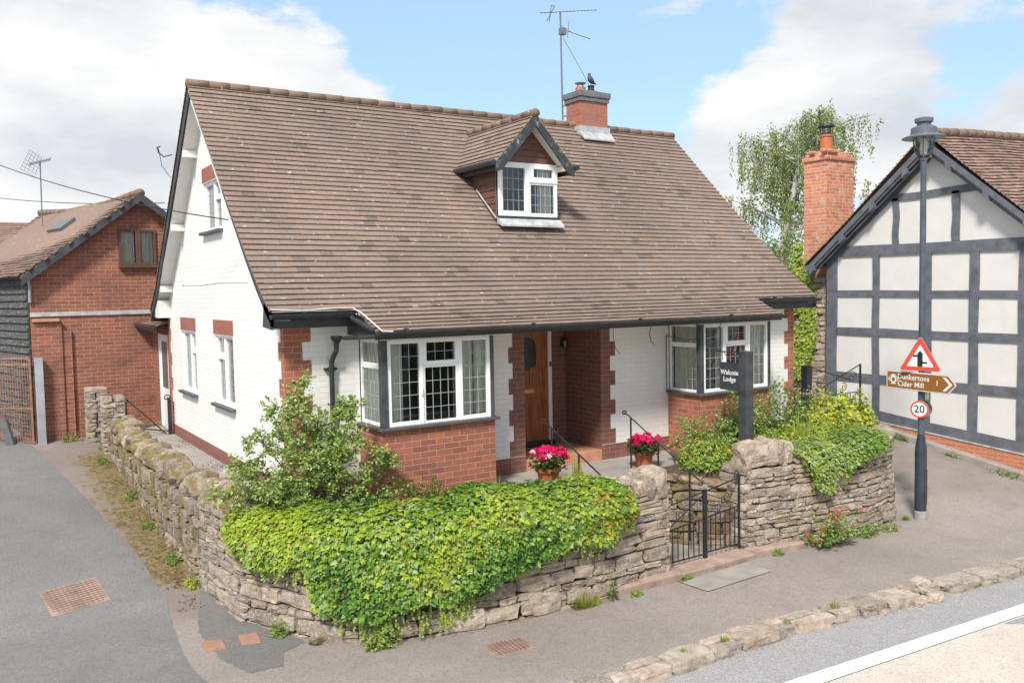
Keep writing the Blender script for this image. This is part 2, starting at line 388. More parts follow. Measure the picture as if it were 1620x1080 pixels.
wear(LINE,(.3,.3,.3),.6); wear(BUFF,(.36,.33,.30),.5)
GRND=plain('grass_land',(.07,.10,.035),.95,.4,.3)

def leaf_mat(name,rough=.5,trans=.35):
    m_,nt,bs,out=newmat(name)
    a=attr(nt); nt.links.new(a,bs.inputs['Base Color']); bs.inputs['Roughness'].default_value=rough; bs.inputs['Specular IOR Level'].default_value=.35
    tr=nt.nodes.new('ShaderNodeBsdfTranslucent'); nt.links.new(a,tr.inputs['Color'])
    mx=nt.nodes.new('ShaderNodeMixShader'); mx.inputs[0].default_value=trans
    nt.links.new(bs.outputs[0],mx.inputs[1]); nt.links.new(tr.outputs[0],mx.inputs[2]); nt.links.new(mx.outputs[0],out.inputs[0])
    return m_
LEAF=leaf_mat('leaf'); PETAL=leaf_mat('petal',.6,.3)
def glass_mat(name,tint=(.9,.93,.92),refl=.30):
    m_,nt,bs,out=newmat(name); nt.nodes.remove(bs)
    tr=nt.nodes.new('ShaderNodeBsdfTransparent'); tr.inputs[0].default_value=(*tint,1)
    gl=nt.nodes.new('ShaderNodeBsdfGlossy'); gl.inputs['Roughness'].default_value=.02; gl.inputs[0].default_value=(.9,.95,.95,1)
    lw=nt.nodes.new('ShaderNodeFresnel'); lw.inputs['IOR'].default_value=1.5
    mu=node(nt,'ShaderNodeMath',operation='MULTIPLY'); mu.inputs[1].default_value=2.0; nt.links.new(lw.outputs[0],mu.inputs[0])
    mx=nt.nodes.new('ShaderNodeMixShader'); nt.links.new(mu.outputs[0],mx.inputs[0]); nt.links.new(tr.outputs[0],mx.inputs[1]); nt.links.new(gl.outputs[0],mx.inputs[2])
    nt.links.new(mx.outputs[0],out.inputs[0]); return m_
GLASS=glass_mat('window_glass')
def door_mat():
    m_,nt,bs,out=newmat('varnished_oak')
    f=noise_n(nt,5,6,.6,sc=(9,9,.8)); c=ramp(nt,f,[(.3,(.20,.062,.016)),(.55,(.34,.12,.035)),(.75,(.42,.17,.06))])
    nt.links.new(c,bs.inputs['Base Color']); bs.inputs['Roughness'].default_value=.4; return m_
OAK=door_mat()
def weatherboard_mat():
    m_,nt,bs,out=newmat('weathered_boards')
    f=noise_n(nt,6,6,.7,sc=(1.2,1.2,16)); c=ramp(nt,f,[(.35,(.018,.018,.019)),(.52,(.07,.07,.07)),(.70,(.32,.32,.31))])
    nt.links.new(c,bs.inputs['Base Color']); bs.inputs['Roughness'].default_value=.9; bump(nt,f,.6,.01,bs); return m_
WBOARD=weatherboard_mat()
def peel_mat():
    m_,nt,bs,out=newmat('peeling_black_paint')
    f=noise_n(nt,7,7,.7); c=ramp(nt,f,[(.50,(.035,.04,.046)),(.60,(.10,.105,.11)),(.68,(.55,.54,.5))])
    nt.links.new(c,bs.inputs['Base Color']); bs.inputs['Roughness'].default_value=.7; return m_
PEEL=peel_mat()
# ------------------------------------------------------------------ ground, road, kerb
def sm(t): t=max(0,min(1,t)); return t*t*(3-2*t)
def g(x,y):
    zl=-1.2+.12*max(0,y-.3); zr=-1.2+.19*max(0,y+3.6)*sm((y+3.9)/.8)
    if x<4.5: z=zl
    else: z=zl+(zr-zl)*sm((x-8.9)/3.2)
    return min(z,.6)
def kerb_back(x):
    if x<4: return -3.86-.004*(x-1.4)
    return -3.87-.105*(x-4)-.004*max(0,x-8)**2
WL=[(-1.02,7.5),(-.98,5.1),(-.95,2.76),(-.87,1.05),(-.70,-.5),(-.25,-1.4),(.4,-2.02),(1.68,-2.26),(3.1,-2.29),(4.20,-2.23)]
WR=[(5.74,-2.14),(6.9,-2.34),(8.1,-2.42),(8.95,-2.24),(9.5,-1.8),(9.78,-1.05),(9.85,.1)]
def dist_path(x,y,P):
    best=9
    for (ax,ay),(bx,by) in zip(P,P[1:]):
        dx,dy=bx-ax,by-ay; t=max(0,min(1,((x-ax)*dx+(y-ay)*dy)/(dx*dx+dy*dy)))
        best=min(best,math.hypot(x-ax-dx*t,y-ay-dy*t))
    return best
def grid_sheet(name,matl,xs,yfun,n,zoff=0,colf=None,zf=g):
    M=MB(); V_=[]; 
    for x in xs:
        y0,y1=yfun(x)
        for j in range(n+1):
            y=y0+(y1-y0)*(j/n); V_.append((x,y,zf(x,y)+zoff))
    k=n+1; F=[(i*k+j,(i+1)*k+j,(i+1)*k+j+1,i*k+j+1) for i in range(len(xs)-1) for j in range(n)]
    for f in F:
        c=None
        if colf:
            cx=sum(V_[q][0] for q in f)/4; cy=sum(V_[q][1] for q in f)/4; c=colf(cx,cy)
        M.face([V_[q] for q in f],None,c)
    return struct(M.build(name,matl))
def frange(a,b,s):
    r=[]; 
    while a<b-1e-6: r.append(a); a+=s
    r.append(b); return r
M=MB(); M.face([(-600,-600,-1.75),(600,-600,-1.75),(600,600,-1.75),(-600,600,-1.75)]); struct(M.build('ground',GRND))
def pcol(x,y):
    d=dist_path(x,y,WL); m_=0
    if x<.0 and y>.0: m_=max(0,.66-.62*d)*sm((y-.2)/1.2)*(1-sm((y-6.8)/1.5))
    elif y<.3: m_=max(0,.30-1.6*d)
    dr=dist_path(x,y,WR)
    if x>5: m_=max(m_,.26-1.3*dr)
    if x>9.5: m_=max(m_,.34-.5*abs(y+.4-(x-10)*.1)) if y>-2.2 else m_
    p=0.05
    if x>10.2 and y>-3.2: p=.30*sm((x-10.2)/1.0)
    if x<-.3 and y>-.8: p=.42*sm((y+.8)/1.5)
    if d<.35: p=max(p,.35*(1-d/.35))
    if x>5 and dr<.4: p=max(p,.35*(1-dr/.4))
    return (m_,p,0)
def pave_sheet():
    M=MB()
    xs=frange(-60,-14,8)[:-1]+frange(-14,-2,1)[:-1]+frange(-2,15,.14)[:-1]+frange(15,60,5)
    ysf=frange(0,1,.02); rows=[]
    for x in xs:
        kb=kerb_back(max(x,1)) if x>-30 else -3.85
        ys=frange(kb,-.0,.14) if False else [kb-.03]+[kb+(0-kb)*j/28 for j in range(28)]+frange(0,9,.15)[:-1]+[9,12,18,30,60]
        rows.append([(x,kb-.035,-1.33)]+[(x,y,g(x,y)-(.006 if y<kb else 0)) for y in ys])
    for a,b in zip(rows,rows[1:]):
        for j in range(len(a)-1):
            f=(a[j],b[j],b[j+1],a[j+1]); cx=(a[j][0]+b[j][0])/2; cy=(a[j][1]+b[j+1][1])/2
            M.face(f,None,pcol(cx,cy))
    o=M.build('pavement',PAVE,smooth=True); me=o.data
    import bmesh
    bm=bmesh.new(); bm.from_mesh(me); bmesh.ops.remove_doubles(bm,verts=bm.verts,dist=1e-5); bm.to_mesh(me); bm.free()
    return struct(o)
pave_sheet()
grid_sheet('grass',GRND,[2.4,6,10,14,18,24,34,60],lambda x:(9.2,59.5),8,.02)
# the lane on the left, its right-hand edge swinging round to the main road
LE=[(-2.75,10.8),(-2.16,7.9),(-1.78,5.2),(-1.58,3.6),(-1.38,1.9),(-1.36,.5),(-1.52,-1.1),(-1.48,-1.9),(-1.25,-2.9),(-.9,-3.82)]
def lane_edge(y):
    for (ax,ay),(bx,by) in zip(LE,LE[1:]):
        if by<=y<=ay: return ax+(bx-ax)*(ay-y)/(ay-by)+.025*mnoise.noise(V((0,y*2.3,0)))
    return LE[0][0]-(y-10.8)*.3 if y>10.8 else LE[-1][0]
def lane_sheet():
    M=MB(); ys=[-3.82+.12*i for i in range(0,140)]+[13,18,26]
    rows=[]
    for y in ys:
        e=lane_edge(y); rows.append([(x,y,g(x,y)+.006) for x in (-40,-14,-9,-6,-4.5,-3.4,-2.9,e-.25,e-.08)]+[(e,y,g(e,y)+.003)])
    for a,b in zip(rows,rows[1:]):
        for j in range(len(a)-1): M.face((a[j],a[j+1],b[j+1],b[j]))
    return struct(M.build('lane',LANE))
lane_sheet()
def zroad(x,y): return -1.31
grid_sheet('road',ROAD,[-60,-10,0,2,4,6,8,10,12,16,24,60],lambda x:(-60,kerb_back(max(x,1))-.05 if x<12 else -5.0-.16*(x-12)),1,0,None,zroad)
def ln(x): return -4.90-.06*(x-3.19)
grid_sheet('buff_road_surface',BUFF,[-60,0,2,4,6,8,10,14,60],lambda x:(-14,ln(x)-.21),1,.006,None,zroad)
M=MB(); M.face([(6.35,-5.325,-1.301),(6.60,-5.53,-1.301),(9.0,-5.70,-1.301),(9.0,-5.49,-1.301)]); struct(M.build('road_patch',ROAD))
grid_sheet('road_marking',LINE,[-60,0,2,4,6,8,10,14,60],lambda x:(ln(x)-.20,ln(x)),1,.010,None,zroad)
def flat_patch(name,poly,matl,off,n=10,jit=.012,seed=1):
    rg=random.Random(seed); P=[]
    for i in range(len(poly)):
        a=V(poly[i]); b=V(poly[(i+1)%len(poly)])
        for k in range(n): 
            p=a.lerp(b,k/n); P.append((p.x+rg.uniform(-jit,jit),p.y+rg.uniform(-jit,jit)))
    M=MB(); M.face([(x,y,g(x,y)+off) for x,y in P]); return struct(M.build(name,matl))
flat_patch('pavement_patch',[(-.62,-1.62),(-.35,-1.5),(-.62,-.55),(-.82,.55),(-.93,.76),(-1.05,.3),(-1.24,-.56),(-1.22,-1.4),(-1.07,-1.93),(-.75,-1.95)],PATCH,.004)
flat_patch('doorstep_slab',[(4.18,-2.47),(5.42,-2.42),(5.44,-2.84),(4.22,-2.90)],CONC,.012,4,.004)

# ---- stone blocks
rng=random.Random(7)
def make_tpl(n,rnd):
    vs=[];idx={};fs=[]
    def vid(p):
        k=tuple(round(a,5) for a in p)
        if k not in idx:
            idx[k]=len(vs); q=V(p); x,y,z=q
            s_=V((x*math.sqrt(max(0,1-y*y/2-z*z/2+y*y*z*z/3)),y*math.sqrt(max(0,1-z*z/2-x*x/2+z*z*x*x/3)),z*math.sqrt(max(0,1-x*x/2-y*y/2+x*x*y*y/3))))
            vs.append(q.lerp(s_,rnd))
        return idx[k]
    for ax in range(3):
        for sg in (-1,1):
            for i in range(n):
                for j in range(n):
                    q=[]
                    for a,b in((0,0),(1,0),(1,1),(0,1)):
                        p=[0,0,0]; p[ax]=sg; p[(ax+1)%3]=-1+2*(i+a)/n; p[(ax+2)%3]=-1+2*(j+b)/n; q.append(vid(p))
                    if sg<0: q.reverse()
                    fs.append(q)
    return vs,fs
TPL=make_tpl(4,.20); TPL2=make_tpl(5,.45); TPL3=make_tpl(5,.78)
def stone(M,c,ux,uy,uz,hx,hy,hz,colr,tpl=TPL,jit=.1,rg=rng):
    c=V(c); ux=V(ux);uy=V(uy);uz=V(uz); off=V((rg.uniform(-99,99),rg.uniform(-99,99),rg.uniform(-99,99)))
    out=[]
    for q in tpl[0]:
        nz=mnoise.noise_vector(q*1.1+off)*jit*1.7+mnoise.noise_vector(q*3.1+off)*jit*.55
        p=q+nz
        out.append(c+ux*(p.x*hx)+uy*(p.y*hy)+uz*(p.z*hz))
    M.mesh(out,tpl[1],colr)
def stone_col(rg):
    b=rg.uniform(.6,1.15); h=rg.random()
    if h<.15: return (b*1.02,b*.93,b*.88)
    if h<.4: return (b*.85,b*.84,b*.84)
    return (b,b*.985,b*.95)
def path_sampler(P):
    seg=[]; L=0
    for a,b in zip(P,P[1:]):
        l=math.hypot(b[0]-a[0],b[1]-a[1]); seg.append((L,l,a,b)); L+=l
    def at(s):
        s=max(0,min(L-1e-6,s))
        for s0,l,a,b in seg:
            if s<=s0+l: t=(s-s0)/l; break
        p=(a[0]+(b[0]-a[0])*t,a[1]+(b[1]-a[1])*t); d=V((b[0]-a[0],b[1]-a[1],0)).normalized()
        return V((*p,0)),d
    def at2(s):   # smoothed
        p,_=at(s); a,_=at(s-.2); b,_=at(s+.2); d=(b-a).normalized(); p=(a+p*2+b)/4 if .2<s<L-.2 else p
        return p,d
    return at2,L
def rubble_face(M,P,top,side,ground=g,seed=1,cmin=.06,cmax=.135,lmin=.12,lmax=.42,batter=.05,depth=.09,s0=0,s1=None):
    """courses of rounded stones on the outer side of path P (side=+1: right of the direction of travel)"""
    rg=random.Random(seed); at,L=path_sampler(P)
    if s1 is None: s1=L
    z=-1.32
    while z<.35:
        h=rg.uniform(cmin,cmax); s=s0-rg.uniform(0,.2)
        while s<s1:
            l=rg.uniform(lmin,lmax)*(1.25 if h>.1 else .9); a=max(s,s0); b=min(s+l,s1); s+=l
            if b-a<.04: continue
            c,d=at((a+b)/2); n=V((d.y,-d.x,0))*side
            gz=ground(c.x,c.y)+0; t=top((a+b)/2)
            if z+h*.5<gz-.08 or z+h*.7>t: continue
            zz=z+h/2+rg.uniform(-.008,.008)
            hh=h/2-rg.uniform(.001,.010)
            pos=c+n*(rg.uniform(-.02,.018)-batter*(zz-gz)/1.2-depth*.35)+V((0,0,zz))
            split=rg.random()<.22 and h>.09
            if split:
                for q in(-1,1): stone(M,pos+V((0,0,q*h/4)),d,n,(0,0,1),(b-a)/2-.005,depth,hh/2,stone_col(rg),jit=.11,rg=rg)
            else:
                tw=rg.uniform(-.06,.06)
                stone(M,pos,(d+V((0,0,tw))).normalized(),n,V((0,0,1)),(b-a)/2-rg.uniform(.002,.009),depth,hh,stone_col(rg),jit=.12,rg=rg)
        z+=h
def wall_core(M,P,top,side,th,ground=g,inset=.09,batter=.05):
    at,L=path_sampler(P); n_=int(L/.2)+1; prev=None
    for i in range(n_+1):
        s=L*i/n_; c,d=at(s); n=V((d.y,-d.x,0))*side; t=top(s); gz=ground(c.x,c.y)-.3
        o=c-n*inset; o2=c-n*(inset+batter); q=c-n*th
        ring=[V((o.x,o.y,gz)),V((o2.x,o2.y,t)),V((q.x,q.y,t)),V((q.x,q.y,gz))]
        if prev:
            for k in range(4): M.face([prev[k],ring[k],ring[(k+1)%4],prev[(k+1)%4]])
        else: M.face(ring)
        prev=ring
    M.face(list(reversed(prev)))
def cope(M,P,top,side,th,s0,s1,seed,h=(.16,.26),t=(.06,.16),lean=.25,skip=None,tpl=None):
    rg=random.Random(seed); at,L=path_sampler(P); s=s0
    while s<s1:
        l=rg.uniform(*t)
        c,d=at(s+l/2); n=V((d.y,-d.x,0))*side
        if not(skip and skip(s)):
            hh=rg.uniform(*h); le=rg.uniform(-lean,lean)
            uz=(V((0,0,1))+d*le+n*rg.uniform(-.1,.1)).normalized(); ux=(d-V((0,0,le))).normalized()
            stone(M,c-n*(th*.5+.0+rg.uniform(-.03,.02))+V((0,0,top(s)+hh*.32)),ux,ux.cross(uz)*-1,uz,l*.55,th*.55*rg.uniform(.85,1.1),hh*.62,stone_col(rg),tpl or TPL2,.13 if not tpl else .17,rg)
        s+=l*.95
# ---- tiles
def tile_slope(M,O,D,H,prof,s0,s1,gauge=.105,tw=.165,th=.017,seed=3,cvar=.18,keep=None,base=None,wob=.004):
    rg=random.Random(seed); O=V(O);D=V(D).normalized();H=V(H).normalized()
    pts=[V(H)*a+V((0,0,z)) for a,z in prof]; cum=[0]
    for a,b in zip(pts,pts[1:]): cum.append(cum[-1]+(b-a).length)
    def at(d):
        d=max(0,min(cum[-1],d))
        for i in range(len(pts)-1):
            if d<=cum[i+1]+1e-9:
                t=(d-cum[i])/(cum[i+1]-cum[i]); return pts[i].lerp(pts[i+1],t),(pts[i+1]-pts[i]).normalized()
        return pts[-1],(pts[-1]-pts[-2]).normalized()
    n=round(cum[-1]/gauge); gg=cum[-1]/n
    for i in range(n):
        a,da=at(i*gg); b,db=at((i+1)*gg)
        up=H.cross(D)
        nrm=db.cross(D); nrm=nrm if nrm.z>0 else -nrm; nrm.normalize()
        s=s0-(tw/2 if i%2 else 0); rowb=rg.uniform(-.002,.002)
        while s<s1-.001:
            e=min(s+tw,s1); ss=max(s,s0)
            mid=O+D*((ss+e)/2)+b
            if e-ss>.02 and (keep is None or keep(mid)):
                j=rg.uniform(0,wob)+rowb; j2=rg.uniform(-.003,.003); k=rg.uniform(1-cvar,1+cvar); wr=rg.uniform(-.04,.05)
                c=(k*(1+wr),k,k*(1-wr))
                if base: c=tuple(p*q for p,q in zip(c,base(mid)))
                if rg.random()<.04: c=tuple(q*.72 for q in c)
                g_=.0012
                p0=O+D*(ss+g_)+a; p1=O+D*(e-g_)+a; q0=O+D*(ss+g_)+b+db*j2+nrm*(th+j); q1=O+D*(e-g_)+b+db*j2+nrm*(th+j)
                r0=q0-nrm*(th+.014+j); r1=q1-nrm*(th+.014+j)
                if (p1-p0).cross(q0-p0).dot(nrm)<0: M.face([p0,p1,q1,q0],None,c); M.face([q0,q1,r1,r0],None,tuple(x*.58 for x in c))  # butt faces coloured darker to draw the shadow line under each course
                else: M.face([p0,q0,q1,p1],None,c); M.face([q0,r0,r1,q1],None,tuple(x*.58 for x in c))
                M.face([p0,q0,r0],None,c); M.face([p1,r1,q1],None,c)
            s+=tw
def ridge_tiles(M,pts,r=.11,seg=.33,seed=2,flat=.75,sag=0):
    rg=random.Random(seed); a=V(pts[0]); b=V(pts[1]); L=(b-a).length; n=round(L/seg); d=(b-a)/n
    for i in range(n):
        k=rg.uniform(.9,1.1); z=V((0,0,rg.uniform(-.004,.004)))
        M.loft([a+d*i+z,a+d*(i+.5)+z,a+d*(i+1.03)+z],[r*1.0,r*.985,r*1.02],14,True,(k,k*.97,k*.92),flat)
# ---- windows
def ring(M,O,U,N,u0,u1,z0,z1,b,f,bk):
    def bx(a,c,d,e):
        M.obox(O+U*((a+c)/2)+V((0,0,(d+e)/2))+N*((f+bk)/2),U,N,(0,0,1),(c-a)/2,(f-bk)/2,(e-d)/2)
    bx(u0,u0+b,z0,z1); bx(u1-b,u1,z0,z1); bx(u0+b,u1-b,z0,z0+b); bx(u0+b,u1-b,z1-b,z1)
def window(parent,O,U,N,w_,h,panes,lead=(.085,.12),curt=(),frame=PVC,sill=None,lintel=None,label=None,proud=.014,fb=.035,sb=.05,handle=None,curm=None):
    O=V(O);U=V(U).normalized();N=V(N).normalized()
    M=MB(); ring(M,O,U,N,-.0,w_,0,h,fb,0,-.06)
    G=MB(); LD=MB()
    for (u0,u1,z0,z1,s_) in panes:
        f=proud if s_ else -.004
        b=sb if s_ else .035
        ring(M,O,U,N,u0,u1,z0,z1,b,f,-.055)
        a0,a1,c0,c1=u0+b,u1-b,z0+b,z1-b
        P=[O+U*a0+V((0,0,c0)),O+U*a1+V((0,0,c0)),O+U*a1+V((0,0,c1)),O+U*a0+V((0,0,c1))]
        P=[p-N*.024 for p in P]
        if (P[1]-P[0]).cross(P[3]-P[0]).dot(N)<0: P.reverse()
        G.face(P)
        if lead:
            nc=max(1,round((a1-a0)/lead[0])); nr=max(1,round((c1-c0)/lead[1]))
            for i in range(1,nc):
                u=a0+(a1-a0)*i/nc; LD.obox(O+U*u+V((0,0,(c0+c1)/2))-N*.021,U,N,(0,0,1),.003,.002,(c1-c0)/2)
            for i in range(1,nr):
                z=c0+(c1-c0)*i/nr; LD.obox(O+U*((a0+a1)/2)+V((0,0,z))-N*.020,U,N,(0,0,1),(a1-a0)/2,.002,.003)
    fr=M.build('window',frame,parent,bevel=.004)
    if label: fr['label']=label
    G.build('glass',GLASS,fr)
    if lead: LD.build('leading',LEADING,fr)
    if curt:
        C=MB()
        for u0,u1 in curt:
            n=max(6,int((u1-u0)/.014)); prev=None
            for i in range(n+1):
                u=u0+(u1-u0)*i/n; dd=.016*math.sin(u*95)+.006*math.sin(u*41)
                a=O+U*u-N*(.085+dd)+V((0,0,.03)); b=O+U*u-N*(.085+dd*.6)+V((0,0,h-.03))
                if prev: C.face([prev[0],a,b,prev[1]])
                prev=(a,b)
        C.build('curtain',curm or CURT,fr,smooth=True)
    if sill:
        S=MB(); d_,m_,ex=sill
        S.obox(O+U*(w_/2)+N*(d_/2-.05)+V((0,0,-.026)),U,N,(0,0,1),w_/2+ex,d_/2+.05,.022); S.build('sill',m_,fr,bevel=.005)
    if lintel:
        S=MB(); hh,ex,rec=lintel; S.obox(O+U*(w_/2)+N*(rec-.05+.004)+V((0,0,h+.012+hh/2)),U,N,(0,0,1),w_/2+ex,.05,hh/2); S.build('lintel',BRLINT,fr)
    if handle:
        S=MB(); u,z=handle; S.loft([O+U*u+V((0,0,z-.05))+N*.02,O+U*u+V((0,0,z-.04))+N*.04,O+U*u+V((0,0,z+.05))+N*.04],.008,6); S.build('handle',PVC,fr)
    return fr
def wallgrid(M,O,U,N,w_,z0,top,ops,t=.14,br=()):
    O=V(O);U=V(U).normalized();N=V(N).normalized()
    us=sorted(set([0,w_]+[u for o in ops for u in o[:2]]+list(br)))
    def P(u,z): return V((O.x+U.x*u,O.y+U.y*u,z))
    def F(p):
        if (p[1]-p[0]).cross(p[2]-p[0]).dot(N)<0: p=p[::-1]
        M.face(p)
    for a,b in zip(us,us[1:]):
        mid=(a+b)/2; zs=z0; ta,tb=(top(a),top(b)) if callable(top) else (top,top)
        for o in sorted([o for o in ops if o[0]<mid<o[1]],key=lambda o:o[2]):
            if o[2]>zs: F([P(a,zs),P(b,zs),P(b,o[2]),P(a,o[2])])
            zs=o[3]
        F([P(a,zs),P(b,zs),P(b,tb),P(a,ta)])
    for o_ in ops:
        if len(o_)>4: continue
        u0,u1,a,b=o_
        for p,q in(((u0,a),(u1,a)),((u1,a),(u1,b)),((u1,b),(u0,b)),((u0,b),(u0,a))):
            A=P(*p);B=P(*q); M.face([A,B,B-N*t,A-N*t])

# ------------------------------------------------------------------ the white bungalow
H=thing('dormer_bungalow','white painted brick bungalow with steep brown tiled roof, dormer and two bay windows','house',(0,0,0))
FP=[(3.35,5.70),(2.5,4.86),(1.64,4.02),(.95,3.37),(.7,3.14),(.27,2.76),(-.05,2.51),(-.33,2.32),(-.60,2.17),(-.90,2.05)]
RPb=[(3.35,5.70),(4.15,4.90),(5.23,3.85),(6.43,2.68),(7.0,2.26)]
def roofz(y):
    P=[(b,c) for b,c in reversed(FP)]+RPb[1:]
    for (a,za),(b,zb) in zip(P,P[1:]):
        if a<=y<=b: return za+(zb-za)*(y-a)/(b-a)
    return P[0][1] if y<P[0][0] else P[-1][1]
WX=9.33; YD=6.69
B1,B2,BW,BD=.96,6.29,1.60,.72
def gtop(y): return roofz(y)-.10
M=MB()
brk=[.27,.7,.95,1.64,2.5,3.35,4.15,5.23,6.43]
wallgrid(M,(0,0,0),(0,1,0),(-1,0,0),YD,-.35,gtop,[(2.28,3.33,.88,1.92),(4.57,5.62,.88,1.92),(2.63,3.68,3.50,4.25)],br=brk)
wallgrid(M,(0,0,0),(1,0,0),(0,-1,0),WX,-.35,2.42,[(B1+.02,B1+BW-.02,.87,1.93),(3.51,4.91,-.35,2.0,0),(B2+.02,B2+BW-.02,.87,1.93)])
wallgrid(M,(WX,0,0),(0,1,0),(1,0,0),YD,-.6,gtop,[],br=brk)
wallgrid(M,(0,YD,0),(1,0,0),(0,1,0),WX,-.6,2.3,[])
M.build('wall',WB,H)
M=MB(); M.box(.05,WX-.05,.95,YD-.05,.02,.06); 
M.build('floor',DARKIN,H)
# partition walls so the rooms read as rooms
M=MB(); M.box(3.42,3.48,.05,YD-.1,.06,2.4); M.box(4.95,5.01,.05,YD-.1,.06,2.4); M.box(.1,3.4,3.9,3.96,.06,2.4); M.box(5.0,WX-.1,3.4,3.46,.06,2.4); M.box(.3,WX-.3,.95,5.9,2.42,2.46)
M.build('inner_wall',DARKIN,H)
M=MB()   # plinth
for x0,x1 in((-.012,B1),(B1+BW,3.235),(5.195,B2),(B2+BW,WX+.01)): M.box(x0,x1,-.012,.05,-.4,.12); M.cut()
M.box(-.014,.05,.05,YD,-.4,.16); M.build('plinth',BRP,H)
# brick quoins in alternating blocks of three courses
def quoin(name,fn):
    M=MB(); z=2.15; k=0
    while z>.13:
        z0=max(z-.225,.12); fn(M,k%2==0,z0,z); z-=.225; k+=1
    M.build(name,BR if name=='quoin' else BR,H)
def qa(M,wide,a,b):
    M.box(-.004,.345 if wide else .235,-.004,.06,a,b); M.box(-.0042,.06,.06,.10 if wide else .20,a,b)
quoin('quoin',qa)
quoin('quoin',lambda M,wd,a,b: M.box(9.085 if wd else 9.185,WX+.004,-.004,.06,a,b))
quoin('quoin',lambda M,wd,a,b: M.box(-.0042,.06,YD-(.13 if wd else .22),YD+.004,a,b))
def pier(name,x0,x1,wl,wr):
    M=MB(); z=1.93; k=1
    M.box(x0-(wl if wl else 0),x1+(wr if wr else 0),-.0045,.05,1.93,2.02)
    while z>.13:
        z0=max(z-.225,.12); e=(k%2==0); M.box(x0-(wl if e else 0),x1+(wr if e else 0),-.004,.05,z0,z); z-=.225; k+=1
    M.box(x0-max(wl,0)-.0,x1+max(wr,0),-.012,.05,-.4,.12)
    M.build(name,BRD,H)
pier('quoin',3.31,3.51,.07,0); pier('quoin',4.91,5.09,0,.10)
# porch recess
M=MB(); M.box(3.37,3.507,.051,.9,-.3,2.05); M.box(4.913,5.05,.051,.9,-.3,2.05)
M.box(4.62,4.91,.9,1.0,-.3,2.05); M.box(3.40,3.70,.9,1.0,-.3,2.05); M.build('porch_wall',BRD,H)
M=MB(); M.box(3.37,5.05,-.02,1.0,2.0,2.03); M.build('porch_ceiling',CREAM,H)
M=MB(); M.box(3.512,4.908,-.015,.9,-.3,.055); M.build('porch_step',TERRAT,H,bevel=.006)
M=MB(); M.box(3.95,4.62,.35,.72,.056,.072); M.build('doormat',plain('coir_mat',(.25,.19,.09),.95,.3,60),None); tag(bpy.data.objects['doormat'],'brown coir mat lying on the tiled step before the oak front door','doormat')
# front door
M=MB(); M.box(3.70,3.76,.88,.95,.06,2.0); M.box(4.555,4.62,.88,.95,.06,2.0); M.box(3.76,4.555,.88,.95,1.94,2.0); M.build('door_frame',PVC,H,bevel=.004)
M=MB(); M.box(3.70,4.62,.80,.93,.056,.13); M.build('door_sill',BLK,H,bevel=.005)
M=MB(); M.box(3.762,4.553,.905,.94,.13,1.94)
def moulding(M,x0,x1,z0,z1,y=.905,b=.022,f=.014):
    ring(M,V((0,y,0)),V((1,0,0)),V((0,-1,0)),x0,x1,z0,z1,b,f,0)
for x0,x1 in((3.84,4.10),(4.20,4.47)): 
    moulding(M,x0,x1,.24,.83); M.box(x0+.04,x1-.04,.896,.906,.28,.79)
moulding(M,4.20,4.47,1.0,1.3); moulding(M,3.84,4.10,1.0,1.3)
D=M.build('front_door',OAK,H,bevel=.003)
M=MB(); a=[]
cx,rr=4.155,.175
prof=[(cx+rr*math.cos(t*math.pi/12),1.62+.16*math.sin(t*math.pi/12)) for t in range(0,13)]+[(cx+rr*math.cos(t*math.pi/12),1.36+.10*math.sin(t*math.pi/12)) for t in range(12,25)]
M.extr([(x,.897,z) for x,z in prof],(0,.01,0)); M.build('door_glass',plain('dark_leaded_glass',(.02,.022,.026),.15,.5,30),D)
M=MB(); M.box(4.02,4.28,.888,.903,.90,.96); M.box(4.485,4.51,.885,.903,.93,1.10); M.loft([(4.50,.88,1.06),(4.50,.855,1.06),(4.42,.85,1.06)],.009,6); M.build('handle',plain('brass',(.55,.38,.12),.35,.1,metal=.8),D)
M=MB(); M.box(4.573,4.605,.868,.882,1.30,1.37); M.build('doorbell',BLK,H)
L_=thing('porch_lantern','small black wall lantern on the porch brickwork right of the door','lantern',(4.83,.86,1.66))
M=MB(); M.box(4.81,4.85,.885,.9,1.60,1.72); M.beam((4.83,.89,1.70),(4.83,.82,1.74),.015,.015); M.lathe([(.015,.06),(.05,.03),(.055,.015),(.0,.015)],(4.83,.81,1.68),8); M.lathe([(.03,-.10),(.035,-.095),(.045,-.09),(.0,-.09)],(4.83,.81,1.68),8)
for k in range(6): M.beam((4.83+.033*math.cos(k*1.047),.81+.033*math.sin(k*1.047),1.59),(4.83+.047*math.cos(k*1.047),.81+.047*math.sin(k*1.047),1.70),.006,.006)
M.build('bracket',IRON,L_); M=MB(); M.lathe([(.028,0),(.040,.1)],(4.83,.81,1.59),8); M.build('lamp_glass',GLASS,L_)

